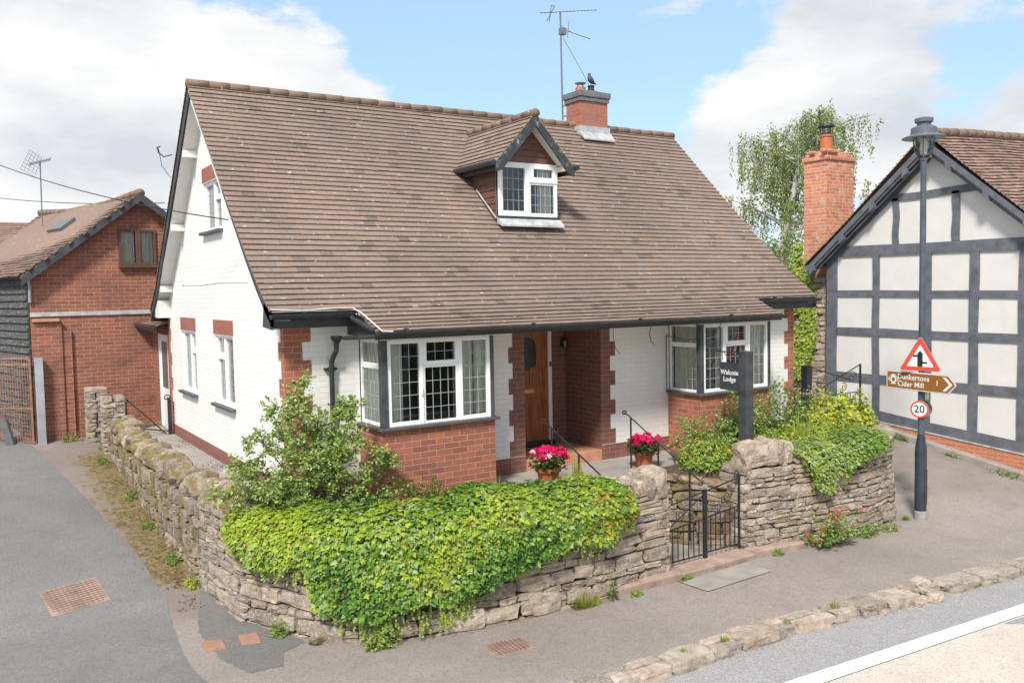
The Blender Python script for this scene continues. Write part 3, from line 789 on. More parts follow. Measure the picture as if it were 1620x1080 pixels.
# bays
def bay(x0,curts,label):
    x1=x0+BW
    M=MB(); M.box(x0,x1,-BD,0,-.5,.83); b=M.build('bay_base',BR,H)
    M=MB(); M.prism([(x0-.05,.0),(x0-.05,-BD-.06),(x1+.05,-BD-.06),(x1+.05,.0)],.832,.868); M.build('bay_sill',SLATE,H,bevel=.006)
    M=MB(); M.box(x0+.0,x0+.085,-BD+.0,-BD+.085,.868,1.935); M.cut(); M.box(x1-.05,x1,-BD,-BD+.085,.868,1.935); M.build('corner_post',BLKW,H,bevel=.004)
    M=MB(); M.box(x0-.0,x1+.0,-BD-.0,-.0,1.936,2.01); M.build('bay_head',CREAM,H)
    w_=BW-.135
    a,b_=.0,w_; u1=.50*w_/1.465; 
    p=[(0,.49,0,1.065,True),(.49,1.0,0,.735,False),(.49,1.0,.735,1.065,True),(1.0,w_,0,1.065,True)]
    window(H,(x0+.085,-BD+.03,.868),(1,0,0),(0,-1,0),w_,1.067,p,(.118,.15),curts,label=label,handle=(.455,.42))
    window(H,(x0+.03,-.005,.868),(0,-1,0),(-1,0,0),BD-.083,1.067,[(0,BD-.083,0,.74,False),(0,BD-.083,.74,1.067,False)],(.12,.19),((.05,.60),),fb=.04)
    window(H,(x1-.03,-BD+.085,.868),(0,1,0),(1,0,0),BD-.09,1.067,[(0,BD-.09,0,.74,False),(0,BD-.09,.74,1.067,False)],(.12,.19),((.30,.55),),fb=.04)
bay(B1,((.04,.24),(.96,1.24),(1.28,1.43)),'left bay window with lead strips and pale curtains')
bay(B2,((.40,.47),(.55,.62),(1.06,1.42)),'right bay window with lead strips and pale curtains')
# gable windows
SW=.05
def gw(y0,z0,w_,h,p,lab,lin=True):
    window(H,(SW,y0+w_,z0),(0,-1,0),(-1,0,0),w_,h,p,(.09,.14),(),sill=(.13,SLATE,.05),lintel=(.22,.04,SW) if lin else None,label=lab,curm=None)
W_=1.05
gw(2.28,.88,W_,1.04,[(0,.47,0,.72,True),(0,.47,.72,1.04,True),(.47,W_,0,1.04,True)],'white framed window nearest the front corner')
gw(4.57,.88,W_,1.04,[(0,.55,0,1.04,True),(.55,W_,0,.72,True),(.55,W_,.72,1.04,True)],'white framed window nearest the back corner')
gw(2.63,3.50,W_,.75,[(0,.55,0,.75,True),(.55,W_,0,.50,True),(.55,W_,.50,.75,False)],'upper gable window under the roof')
# small fittings and hairline on the gable
M=MB(); M.box(-.03,0,5.25,5.33,2.72,2.84); M.build('wall_vent',WSOF,H)
M=MB(); M.loft([(-.006,5.2,2.70),(-.006,4,2.69),(-.006,2.9,2.71),(-.006,1.4,2.69)],.004,4); M.cut(); M.loft([(-.006,.92,2.6),(-.006,.93,1.5),(-.006,.92,.2)],.005,5); M.build('wall_cable',PVC,H)

# roof
XL,XR=-.26,9.57; E2A,E2B=.83,7.97
DX0,DX1,DY=3.80,4.93,1.10
fp1=[p for p in FP if p[0]>=-.34]
def prof(P,sgn): return [((3.35-y)*1.0 if sgn<0 else (y-3.35),z) for y,z in P]
def in_dormer(p): return DX0+.09<p.x<DX1-.09 and DY+.06<p.y<2.2 and p.z<5.05-1.08*abs(p.x-(DX0+DX1)/2)
def rbase(p): 
    n=mnoise.noise(V((p.x*.5,p.y*.6,3.3)))+.5*mnoise.noise(V((p.x*2.2+p.y*1.4,p.y*.7,1.3))); k=1+.20*n
    return (k,k*(1-.02*n),k*(1-.03*n))
M=MB()
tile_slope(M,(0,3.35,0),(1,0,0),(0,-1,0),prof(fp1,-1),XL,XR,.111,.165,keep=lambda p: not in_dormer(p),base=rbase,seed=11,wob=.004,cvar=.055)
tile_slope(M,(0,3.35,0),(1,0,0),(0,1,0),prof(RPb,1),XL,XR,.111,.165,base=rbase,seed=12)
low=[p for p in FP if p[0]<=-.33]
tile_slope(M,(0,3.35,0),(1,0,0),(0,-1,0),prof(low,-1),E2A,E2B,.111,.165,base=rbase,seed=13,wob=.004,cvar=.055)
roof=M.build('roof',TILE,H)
M=MB()
def under(x0,x1,P,t=.07):
    for (ya,za),(yb,zb) in zip(P,P[1:]):
        M.face([(x0,ya,za-.012),(x1,ya,za-.012),(x1,yb,zb-.012),(x0,yb,zb-.012)][::1 if yb<ya else -1])
        M.face([(x0,ya,za-t),(x1,ya,za-t),(x1,yb,zb-t),(x0,yb,zb-t)][::-1 if yb<ya else 1])
def split(P,y):
    a=[p for p in P if p[0]>y]; b=[p for p in P if p[0]<y]; c=(y,roofz(y)); return a+[c],[c]+b
top_,bot=split(fp1,DY+.02); t2,mid=split(top_,1.9)
under(XL+.03,XR-.03,t2); under(XL+.03,DX0,mid); under(DX1,XR-.03,mid); under(XL+.03,XR-.03,bot); under(XL+.03,XR-.03,RPb); under(E2A+.01,E2B-.01,low,.05)
M.build('roof_boarding',WSOF,roof)
M=MB(); ridge_tiles(M,((XL,3.35,5.70),(XR,3.35,5.70)),.088,.31,5,.8); M.build('ridge',RIDGE,roof,smooth=True)
# bargeboards
def barge(M,x,P,h0,h1,t=.028,o=.02):
    n=len(P)
    for i,((ya,za),(yb,zb)) in enumerate(zip(P,P[1:])):
        ha=h0+(h1-h0)*i/(n-1); hb=h0+(h1-h0)*(i+1)/(n-1)
        M.extr([(x,ya,za-o),(x,yb,zb-o),(x,yb,zb-o-hb),(x,ya,za-o-ha)],(t,0,0))
up_=[p for p in fp1 if p[0]>=1.6]; lo_=[p for p in fp1 if p[0]<=1.65]
M=MB(); barge(M,XL+.02,up_,.10,.10); M.build('bargeboard',plain('weathered_grey_board',(.34,.35,.36),.8,.4,5),roof,).__setitem__('label','pale weathered upper bargeboard')
M=MB(); barge(M,XL+.02,RPb,.20,.13); M.cut(); barge(M,XL+.02,lo_,.10,.17); M.extr([(XL+.02,-.33,2.30),(XL+.02,-.05,2.42),(XL+.02,.02,2.13),(XL+.02,-.33,2.10)],(.0285,0,0)); M.cut()
barge(M,XR-.05,fp1,.10,.17); M.cut(); barge(M,XR-.05,RPb,.13,.13); M.build('bargeboard',BLKW,roof)
# verge soffit and purlin ends
M=MB()
for P in (fp1,RPb):
    for (ya,za),(yb,zb) in zip(P,P[1:]):
        da,db=[.24 if 1.0<q<6.0 else .12 for q in(ya,yb)]
        for x0,x1 in((XL+.045,.0),(WX,XR-.05)): M.face([(x0,ya,za-da),(x1,ya,za-da),(x1,yb,zb-db),(x0,yb,zb-db)])
M.build('soffit',WSOF,roof); M=MB()
for y,z in((4.02,4.70),(5.10,3.62),(6.22,2.60)): M.box(XL+.05,0,y-.05,y+.05,z-.0,z+.11); M.cut()
M.build('purlin_end',WSOF,roof); M=MB(); M.box(XL+.05,0,6.45,6.75,2.13,2.45); M.build('soffit_box',WSOF,roof)
# eaves: fascia, soffit, gutters
M=MB()
for x0,x1 in((XL+.02,E2A),(E2B,XR-.02)): M.box(x0,x1,-.305,-.275,2.11,2.29); M.cut()
M.box(E2A,E2B,-.885,-.855,1.955,2.04); M.cut()
for x in (E2A,E2B-.03): M.extr([(x,-.29,2.28),(x,-.86,2.04),(x,-.86,1.99),(x,-.0,1.99),(x,0,2.28)],(.03,0,0)); M.cut()
M.box(XL+.02,XR-.02,7.0,7.03,2.05,2.24)
M.build('fascia',BLK,roof)
M=MB(); M.box(E2A+.03,E2B-.03,-.854,0,2.012,2.03); M.cut(); M.box(XL+.05,E2A,-.274,0,2.125,2.14); M.cut(); M.box(E2B,XR-.05,-.274,0,2.125,2.14); M.build('soffit',CREAM,roof)
def gutter(M,x0,x1,y,z,r=.052):
    n=8; pr_=[(math.cos(math.pi+math.pi*k/n)*r,math.sin(math.pi+math.pi*k/n)*r) for k in range(n+1)]
    for (a,b),(c,d) in zip(pr_,pr_[1:]):
        M.face([(x0,y+a,z+b),(x1,y+a,z+b),(x1,y+c,z+d),(x0,y+c,z+d)])
        M.face([(x0,y+a*.9,z+b*.9),(x0,y+c*.9,z+d*.9),(x1,y+c*.9,z+d*.9),(x1,y+a*.9,z+b*.9)])
    for x in(x0,x1): M.face([(x,y+a,z+b) for a,b in pr_])
    M.box(x0,x1,y-r-.006,y-r+.003,z-.004,z+.006)
    x=x0+.4
    while x<x1: M.loft([(x-.018,y,z-.006),(x+.018,y,z-.006)],r+.002,12); x+=1.85
M=MB(); gutter(M,E2A-.03,E2B+.02,-.945,2.04); M.cut(); gutter(M,XL,E2A-.05,-.365,2.275); M.cut(); gutter(M,E2B+.05,XR+.02,-.365,2.275); M.build('gutter',BLK,roof)
M=MB(); M.loft([(.72,-.37,2.27),(.75,-.40,2.20),(.80,-.60,2.13),(.84,-.84,2.06)],.033,10)
M.loft([(.80,-.945,2.0),(.70,-.7,1.985),(.64,-.35,1.97)],.026,8)
M.lathe([(.028,-.10),(.035,-.06),(.075,.0),(.075,.03),(.05,.03)],(.62,-.16,1.96),8)
M.loft([(.62,-.15,1.90),(.62,-.14,1.80),(.60,-.10,1.74),(.58,-.07,1.66),(.58,-.065,1.5),(.58,-.065,.0)],.032,12)
M.loft([(.58,-.065,1.60),(.58,-.065,1.55)],.045,12); M.loft([(.58,-.065,.75),(.58,-.065,.70)],.045,12); M.box(.50,.66,-.05,-.0,1.56,1.59)
M.build('downpipe',BLK,H,smooth=False)
M=MB(); M.loft([(XL-.01,-.40,2.34),(.1,-.43,2.32),(.5,-.42,2.34),(.74,-.43,2.335),(.80,-.60,2.26),(.83,-.80,2.16),(.88,-.97,2.06),(1.0,-1.0,2.055)],.009,6); M.build('cable',WIREW,roof)
M=MB()
M.loft([(4.35,-1.0,2.05),(4.34,-1.0,1.85),(4.38,-1.0,1.68),(4.46,-1.0,1.60)],.005,5); M.cut(); M.loft([(5.78,-.2,2.0),(5.77,-.15,1.8),(5.80,-.15,1.68),(5.86,-.15,1.62)],.006,5); M.cut()
M.loft([(6.24,-.02,1.75),(6.23,-.03,1.3),(6.24,-.03,.85)],.007,5); M.cut(); M.loft([(6.24,-.03,1.75),(6.3,-.4,1.68),(6.5,-.78,1.75),(6.62,-.9,2.0)],.006,5)
M.build('loose_cable',WIRE,H)
# dormer
DR=(DX0+DX1)/2; DZ=5.25; EZ=4.46; HW=.735
M=MB()
M.extr([(DX0,DY,4.50),(DX1,DY,4.50),(DX1,DY,4.60),(DR,DY,5.16),(DX0,DY,4.60)],(0,.05,0))
for x in(DX0,DX1-.03): M.extr([(x,DY+.052,roofz(DY)-.1),(x,DY+.052,4.62),(x,2.5,4.62)],(.03,0,0))
dm=M.build('dormer',BRD_W,H)
def cladlines(nm,mk):
    pass
M=MB()
for k in range(9):      # shiplap boards proud of the cheeks and gable
    z=3.66+k*.105
    yb=DY+(z-roofz(DY))/1.0+.06
    yb=min(yb,2.3)
    M.extr([(DX0-.004,DY+.05,z),(DX0-.016,DY+.05,z),(DX0-.004,DY+.05,z+.098)],(0,yb-DY,0)); M.extr([(DX1+.004,DY+.05,z),(DX1+.016,DY+.05,z),(DX1+.004,DY+.05,z+.098)],(0,yb-DY,0))
for k in range(6):
    z=4.52+k*.10; hw=min(.565,(5.13-z-.1)/(5.13-4.55)*.565*1.05)
    if hw>.03: M.extr([(DR-hw,DY-.004,z),(DR-hw,DY-.016,z),(DR-hw,DY-.004,z+.094)],(2*hw,0,0))
M.build('cladding',BRD_W,dm)
sl=[(0,DZ),(HW,EZ)]
M=MB()
kp=lambda p: p.z>roofz(p.y)-.12
for s in(-1,1): tile_slope(M,(DR,0,0),(0,1,0),(s,0,0),[(0,DZ),(.35,DZ-.39),(HW,EZ)],  .86,3.0,.110,.165,cvar=.1,keep=kp,seed=20+s,base=rbase)
for s in(-1,1):
    M.extr([(DR,.875,DZ-.014),(DR+s*HW,.875,EZ-.014),(DR+s*(HW-.0),.875,EZ-.05),(DR,.875,DZ-.055)],(0,2.0,0),(.6,.6,.6))
dr=M.build('dormer_roof',TILE,dm)
M=MB(); ridge_tiles(M,((DR,.84,DZ),(DR,2.95,DZ)),.078,.3,8,.85); M.build('dormer_ridge',RIDGE,dm,smooth=True)
M=MB()
for s in(-1,1): M.extr([(DR,.87,DZ-.03),(DR+s*HW,.87,EZ-.03),(DR+s*HW,.87,EZ-.15),(DR+s*(HW-.10),.87,EZ-.12),(DR,.87,DZ-.20)],(0,-.03,0))
M.build('dormer_bargeboard',PEEL,dm)
M=MB()
for s in(-1,1):
    M.box(DR+s*(HW-.05)-.012,DR+s*(HW-.05)+.012,.88,2.1,EZ-.12,EZ-.03); M.loft([(DR+s*(HW+.03),.80 if s>0 else .86,EZ-.01),(DR+s*(HW+.03),2.15,EZ-.01)],.045,10); M.cut()
M.build('dormer_gutter',BLK,dm)
M=MB(); M.box(DR+HW-.19,DR+HW-.10,.875,DY,EZ-.06,EZ+.01); M.extr([(DR+.0,.9,DZ-.12),(DR+HW-.08,.9,EZ-.02),(DR+HW-.08,.9,EZ-.05),(DR,.9,DZ-.15)],(0,.19,0)); M.build('dormer_soffit',WSOF,dm)
window(dm,(DX0,DY-.01,3.67),(1,0,0),(0,-1,0),DX1-DX0,.84,[(0,.585,0,.84,True),(.585,1.13,0,.54,False),(.585,1.13,.54,.84,True)],(.10,.16),((.8,1.08),),fb=.06,sb=.085,label='white dormer window with lead strips')
M=MB(); M.extr([(DX0-.03,DY-.02,3.655),(DX0-.03,DY-.16,3.528),(DX0-.03,DY-.16,3.50),(DX0-.03,DY-.02,3.56)],(DX1-DX0+.06,0,0)); M.loft([(DX0-.03,DY-.0,3.63),(DX0-.05,DY+.55,4.12)],.012,5); M.build('flashing',LEAD,dm)
M=MB(); M.box(DX0-.02,DX1+.02,DY-.05,DY+.03,3.635,3.668); M.build('dormer_sill',BLK,dm)
# chimney
CX0,CX1,CY0,CY1=6.97,7.63,3.10,3.56
M=MB(); M.box(CX0,CX1,CY0,CY1,5.2,6.14); ch=M.build('chimney',BRH,roof if False else H)
M=MB(); M.box(CX0-.03,CX1+.03,CY0-.03,CY1+.03,6.14,6.22); M.box(CX0-.05,CX1+.05,CY0-.05,CY1+.05,6.22,6.33); M.build('chimney_cap',BRK,ch,bevel=.006)
M=MB(); M.box(CX0-.03,CX1+.03,CY0-.04,CY1+.04,5.45,5.66); M.extr([(CX0-.05,CY0-.02,5.56),(CX0-.05,CY0-.17,5.40),(CX0-.05,CY0-.17,5.37),(CX0-.05,CY0-.02,5.50)],(CX1-CX0+.1,0,0)); M.build('flashing',LEAD,ch)
M=MB(); M.prism([(CX0+.05,CY0+.05),(CX1-.05,CY0+.05),(CX1-.05,CY1-.05),(CX0+.05,CY1-.05)],6.33,6.36); M.build('flaunching',LEAD,ch)
M=MB(); M.lathe([(.10,0),(.10,.09),(.085,.09)],(CX0+.18,3.33,6.35),18); M.build('chimney_pot',TERRA,ch)
M=MB(); M.lathe([(.075,.08),(.075,.10),(.0,.10)],(CX0+.18,3.33,6.35),16); M.lathe([(.0,.16),(.10,.165),(.115,.175),(.10,.19),(.0,.20)],(CX0+.18,3.33,6.35),18)
for k in range(4): M.beam((CX0+.18+.06*math.cos(k*1.57+.4),3.33+.06*math.sin(k*1.57+.4),6.43),(CX0+.18+.075*math.cos(k*1.57+.4),3.33+.075*math.sin(k*1.57+.4),6.52),.012,.012)
M.build('cowl',GALV,ch)
M=MB(); M.lathe([(.16,0),(.15,.03),(.07,.05),(.06,.12),(.075,.14),(.06,.16),(.0,.16)],(CX1-.22,3.33,6.35),14); M.build('chimney_pot',BLK,ch)
# ------------------------------------------------------------------ bird
def pigeon():
    M=MB(); x,y,z=CX1-.22,3.33,6.51
    M.loft([(x+.13,y,z+.035),(x+.07,y,z+.055),(x+.02,y,z+.085),(x-.02,y,z+.125),(x-.035,y,z+.165),(x-.035,y,z+.195),(x-.04,y,z+.225),(x-.05,y,z+.24)],[.006,.028,.052,.056,.045,.026,.028,.010],12)
    o=M.build('pigeon',PIGEON,None,smooth=True)
    t=tag(o,'dark grey pigeon perched on the black chimney pot of the white house','bird')
    B=MB(); B.loft([(x-.058,y,z+.226),(x-.085,y,z+.218)],[.007,.002],6); B.build('beak',BLK,o)
    B=MB(); B.beam((x+.01,y-.015,z),(x+.0,y-.018,z+.06),.007,.007); B.beam((x+.01,y+.015,z),(x+.0,y+.018,z+.06),.007,.007); B.build('legs',plain('pink_leg',(.4,.12,.1)),o)
pigeon()
# ------------------------------------------------------------------ aerials and wires
def yagi(M,a,b,n,l,up,r=.005):
    a=V(a);b=V(b); M.loft([a,b],.009,6); d=(b-a).normalized(); s=V(up).normalized()
    for i in range(n): p=a.lerp(b,i/(n-1)); M.loft([p-s*l/2,p+s*l/2],r,4)
T=thing('tv_aerial','tall black television aerial on a mast strapped beside the red chimney of the white house','aerial',(6.92,3.60,5.9))
M=MB(); M.loft([(6.92,3.62,5.85),(6.90,3.62,7.93)],.018,8); M.build('mast',ALU,T)
M=MB(); M.beam((6.92,3.60,6.12),(7.0,3.55,6.12),.02,.03); M.beam((6.92,3.60,5.92),(7.0,3.55,5.92),.02,.03); M.build('bracket',ALU,T)
M=MB(); yagi(M,(6.37,3.58,7.82),(7.85,3.66,8.13),17,.07,(0,.3,1)); M.loft([(6.60,3.5,7.98),(6.66,3.66,7.72)],.007,5); M.loft([(6.68,3.5,7.98),(6.60,3.66,7.72)],.007,5); M.loft([(6.60,3.5,7.98),(6.68,3.5,7.98)],.006,5); M.build('antenna',ALU,T)
M=MB(); yagi(M,(6.93,3.6,7.60),(7.42,3.35,7.42),12,.07,(.3,.3,1)); M.box(6.88,7.0,3.56,3.66,7.50,7.62); M.loft([(7.02,3.5,7.75),(7.05,3.6,7.45)],.006,5); M.loft([(6.95,3.7,7.72),(7.1,3.45,7.5)],.006,5); M.build('antenna',ALU,T)
M=MB(); M.loft([(6.93,3.6,7.45),(7.05,3.45,7.1),(7.25,3.35,6.7),(7.38,3.3,6.42)],.004,4); M.build('lead',WIRE,T)
o=MB(); o.loft([(-.30,4.35,4.78),(-.42,4.36,4.74),(-.50,4.36,4.80),(-.52,4.36,4.88),(-.47,4.36,4.90)],.010,6); o.loft([(-.50,4.36,4.88),(-.46,4.36,4.6),(-.34,4.3,4.4)],.005,4)
tag(o.build('cable_hook',WIRE),'small black cable hook on the left verge of the steep roof','hook')
def wire(name,a,b,sag,lab,m_=WIRE,r=.008):
    a=V(a);b=V(b); M=MB(); M.loft([a.lerp(b,t/16)-V((0,0,sag*4*(t/16)*(1-t/16))) for t in range(17)],r,5); tag(M.build(name,m_),lab,'wire')
wire('overhead_cable',(-2.52,8.2,4.98),(-.29,1.2,3.50),.10,'thin cable sloping down from the upper left to the verge of the white gable')
wire('overhead_cable',(-2.2,24,6.0),(1.19,12.6,4.85),.1,'lower near level cable passing behind the left verge of the steep roof',r=.011)

# ------------------------------------------------------------------ terrace, beds, steps
M=MB(); M.prism([(2.56,-.02),(2.56,-1.0),(3.15,-1.05),(4.55,-1.08),(4.78,-.92),(5.55,-.92),(6.29,-.02)],-1.25,-.10); struct(M.build('terrace',CONC,bevel=.01))
M=MB(); M.prism([(-.56,8.0),(-.56,.4),(-.5,-.3),(-.02,-.6),(-.02,8.0)],-1.2,-.02); struct(M.build('side_path',CONC,bevel=.01))
M=MB(); M.prism([(-.5,-.3),(-.35,-.75),(.05,-1.25),(.62,-1.7),(1.75,-1.88),(3.9,-1.9),(3.2,-1.06),(2.56,-1.0),(2.56,-.02),(-.02,-.02),(-.02,-.6)],-1.2,-.13); struct(M.build('garden_soil',SOIL))
M=MB(); M.prism([(4.80,-.93),(5.55,-.93),(6.29,-.02),(9.4,-.02),(9.45,-1.0),(9.2,-1.6),(8.7,-1.9),(7.9,-2.1),(6.9,-2.05),(5.95,-1.8)],-1.2,-.12); struct(M.build('garden_bed',SOIL))
# steps run diagonally from the terrace down to the gate
T=thing('garden_steps','worn concrete steps leading down from the terrace to the iron gates','steps',(4.5,-1.6,-1.2))
d=V((.62,-.785,0)).normalized(); n_=V((d.y,-d.x,0))  # n_ points to the viewer's left of travel
A=V((4.02,-1.02,0))
for k in range(4):
    M=MB(); z=-.26-.17*k; a=A+d*(.02+.22*k)
    hl=.28 if k else .2; c=a-d*(hl-.14)+V((0,0,(z-1.30)/2)); M.obox(c,d,n_,(0,0,1),hl,.50,(z+1.30)/2); M.build('step',CONC,T,bevel=.01)
M=MB(); M.prism([(4.05,-1.2),(5.0,-1.1),(5.66,-1.9),(5.66,-2.02),(4.28,-2.05)],-1.35,-1.135); struct(M.build('landing',CONC)); M=MB(); M.prism([(4.28,-2.052),(5.70,-2.022),(5.70,-2.36),(4.28,-2.40)],-1.35,-1.125); struct(M.build('gate_threshold',PINKC,bevel=.015))
M=MB(); M.prism([(3.2,-2.40),(3.2,-2.1),(4.275,-2.02),(4.275,-2.40)],-1.3,-1.10); M.cut(); M.prism([(5.705,-1.9),(5.705,-2.34),(7.2,-2.52),(7.3,-2.2)],-1.3,-1.10); struct(M.build('wall_footing',PINKC,bevel=.02)); struct(bpy.data.objects['wall_footing'])
# stone side wall beside the steps
def srt(s): return -.14-.13*s
PS=[(4.72,-.96),(5.1,-1.28),(5.78,-2.0)]
T=thing('stone_side_wall','low mossy stone wall with flat slabs along the right of the garden steps','wall',(5.2,-1.4,-1.1))
M=MB(); wall_core(M,PS,srt,1,.34,lambda x,y:-1.1,.05,.0); M.build('core',MORT,T)
M=MB(); rubble_face(M,PS,srt,1,lambda x,y:-1.1,31,cmin=.09,cmax=.17,lmin=.18,lmax=.5,batter=0,depth=.06); M.build('stone_face',STONEL,T)
M=MB(); at,L=path_sampler(PS); s=.03
while s<L-.02:
    l=rng.uniform(.28,.42); c,dd=at(s+l/2); n=V((dd.y,-dd.x,0)); z=srt(s+l/2)+.02
    stone(M,c-n*.15+V((0,0,z)),(dd-V((0,0,.13))).normalized(),n,(V((0,0,1))+dd*.13).normalized(),l*.5,.2,.05,stone_col(rng),TPL2,.08); s+=l*.97
M.build('top_slab',STONEL,T)

# ------------------------------------------------------------------ rubble garden walls
def topl(s):
    return .02 if s<1 else (-.05 if s<5.5 else -.07+.02*math.sin(s*2))
T=thing('rubble_wall','long mossy rubble stone wall curving round the left corner garden up to the gates','wall',(-.9,3,-1.2))
M=MB(); wall_core(M,WL,topl,1,.44); M.build('core',MORT,T)
# outer side: travelling from back to front and then right, the outside is on the right-hand side
M=MB(); rubble_face(M,WL,topl,1,g,41,s0=0,s1=6.6,cmin=.07,cmax=.19,lmin=.08,lmax=.26); M.build('stone_face',STONEL,T,smooth=False)
M=MB(); rubble_face(M,WL,topl,1,g,42,s0=6.6,cmin=.075,cmax=.18,lmin=.14,lmax=.42,batter=.04)
atl,LL=path_sampler(WL)
for k in range(8):   # large stones at the foot
    c,dd=atl(8.7+k*.52+rng.uniform(-.1,.1)); n=V((dd.y,-dd.x,0)); hh=rng.uniform(.08,.15)
    if k in(1,4,6): stone(M,c-n*.02+V((0,0,-1.2+hh)),dd,n,(0,0,1),rng.uniform(.2,.3),.11,hh,stone_col(rng),TPL,.1)
M.build('stone_face',STONE,T)
M=MB(); cope(M,WL,topl,1,.40,.1,8.15,51,(.16,.34),(.10,.27),.75,tpl=TPL3); M.build('coping_stone',STONEL,T)
M=MB(); cope(M,WL,topl,1,.40,LL-1.1,LL-.32,52,(.16,.24),(.08,.16),.2); 
c,dd=atl(LL-.17); n=V((dd.y,-dd.x,0)); stone(M,c-n*.2+V((0,0,.02)),dd,n,(0,0,1),.19,.22,.21,(1.1,1.08,1.05),TPL2,.10)
# end face of the pier beside the gate
for k in range(9):
    z=-1.05+k*.125
    for q in (0,1): stone(M,(4.17,-1.92-.2*q+.03*(k%2),z),(0,1,0),(1,0,0),(0,0,1),.115,.08,.058,stone_col(rng),TPL,.1)
M.build('coping_stone',STONE,T)
def topr(s): return .02+.028*s
T=thing('rubble_wall','curved pale rubble stone wall round the right hand garden bed beside the lamp post','wall',(8,-2.3,-1.2))
M=MB(); wall_core(M,WR,topr,1,.42); M.build('core',MORT,T)
M=MB(); rubble_face(M,WR,topr,1,g,43,cmin=.065,cmax=.155,lmin=.12,lmax=.36,batter=.05)
for k in range(9):
    z=-1.03+k*.125; 
    for q in (0,1): stone(M,(5.76,-1.84-.2*q+.03*(k%2),z),(0,1,0),(1,0,0),(0,0,1),.115,.08,.058,stone_col(rng),TPL,.1)
M.build('stone_face',STONE,T)
M=MB(); atr,LR=path_sampler(WR)
for s,l,h_ in((.22,.24,.19),(.50,.10,.20),(.64,.10,.18),(.78,.09,.15)):
    c,dd=atr(s); n=V((dd.y,-dd.x,0)); stone(M,c-n*.20+V((0,0,topr(s)+h_*.62)),dd,n,(0,0,1),l,.2,h_,stone_col(rng) if s>.3 else (1.05,1.0,.95),TPL2,.16)
for k in range(16):
    s=1.0+k*.29; c,dd=atr(s); n=V((dd.y,-dd.x,0)); stone(M,c-n*.20+V((0,0,topr(s)+.01)),dd,n,(0,0,1),.17,.24,rng.uniform(.05,.085),stone_col(rng),TPL2,.12)
M.build('coping_stone',STONE,T)

# kerb
M=MB(); x=.9; rg=random.Random(77)
while x<15:
    l=rg.uniform(.22,.62)
    xm=x+l/2; yb=kerb_back(xm); sl=(kerb_back(xm+.2)-kerb_back(xm-.2))/.4
    ux=V((1,sl,0)).normalized(); uy=V((-sl,1,0)).normalized(); zc=g(xm,yb)
    if 6.05<xm<6.75:
        for q in range(5): stone(M,(x+rg.uniform(0,l),yb-rg.uniform(-.02,.30),zc-.05+rg.uniform(-.05,.03)),(ux+V((0,0,rg.uniform(-.3,.3)))).normalized(),uy,(0,0,1),rg.uniform(.05,.13),rg.uniform(.05,.11),rg.uniform(.03,.06),stone_col(rg),TPL,.2,rg)
    elif rg.random()<.38:
        for q in(0,1): stone(M,V((xm,yb-.095-.15*q,zc-.055+rg.uniform(-.015,.01))),ux,uy,(0,0,1),l/2-.008,.072,.07,stone_col(rg),TPL,.12,rg)
    else: stone(M,V((xm,yb-.175,zc-.062+rg.uniform(-.012,.014))),ux,uy,(0,0,1),l/2-.004,rg.uniform(.145,.172),.078,stone_col(rg),TPL,.08,rg)
    x+=l
struct(M.build('kerb',KERB))
for i,(x,y,s) in enumerate(((6.28,-4.42,.05),(6.42,-4.48,.065),(6.58,-4.40,.045),(6.12,-4.46,.035),(5.55,-4.38,.04))):
    M=MB(); stone(M,(x,y,-1.31+s*.6),(1,.2,0),(-.2,1,0),(0,0,1),s*1.5,s,s*.7,(1.15,1.12,1.08),TPL,.2)
    tag(M.build('loose_stone',KERB),'loose broken kerb stone lying in the gutter by the crumbled kerb','stone','loose stones fallen from the kerb')

# grit and crumbled stone lying in the gutter
M=MB(); rg=random.Random(12)
for i in range(1500):
    x=rg.uniform(1,13); y=kerb_back(x)-.30-abs(rg.gauss(0,.05))-(.1*rg.random() if 5.6<x<7 else 0); s=rg.uniform(.003,.011)*(1.8 if 5.6<x<7 and rg.random()<.3 else 1)
    k=rg.uniform(.5,1.1); p=V((x,y,-1.31)); a=rg.random()*6.28
    q=[p+V((math.cos(a+t)*s,math.sin(a+t)*s,0)) for t in(0,2.1,4.2)]+[p+V((0,0,s*.8))]; M.mesh(q,[(0,1,3),(1,2,3),(2,0,3)],(k,k*.97,k*.9))
for i in range(1800):
    P_=WL if rg.random()<.6 else WR; at_,L_1=path_sampler(P_); s0=rg.random()*L_1; c,dd=at_(s0); n=V((dd.y,-dd.x,0)); c=c+n*(.02+abs(rg.gauss(0,.09))); s=rg.uniform(.003,.010); k=rg.uniform(.4,1); a=rg.random()*6.28; p=V((c.x,c.y,g(c.x,c.y)))
    q=[p+V((math.cos(a+t)*s,math.sin(a+t)*s,0)) for t in(0,2.1,4.2)]+[p+V((0,0,s*.8))]; M.mesh(q,[(0,1,3),(1,2,3),(2,0,3)],(k,k*.95,k*.85))
tag(M.build('grit',KERB),'fine grit and stone crumbs along the gutter and the wall foot','grit',kind='stuff')
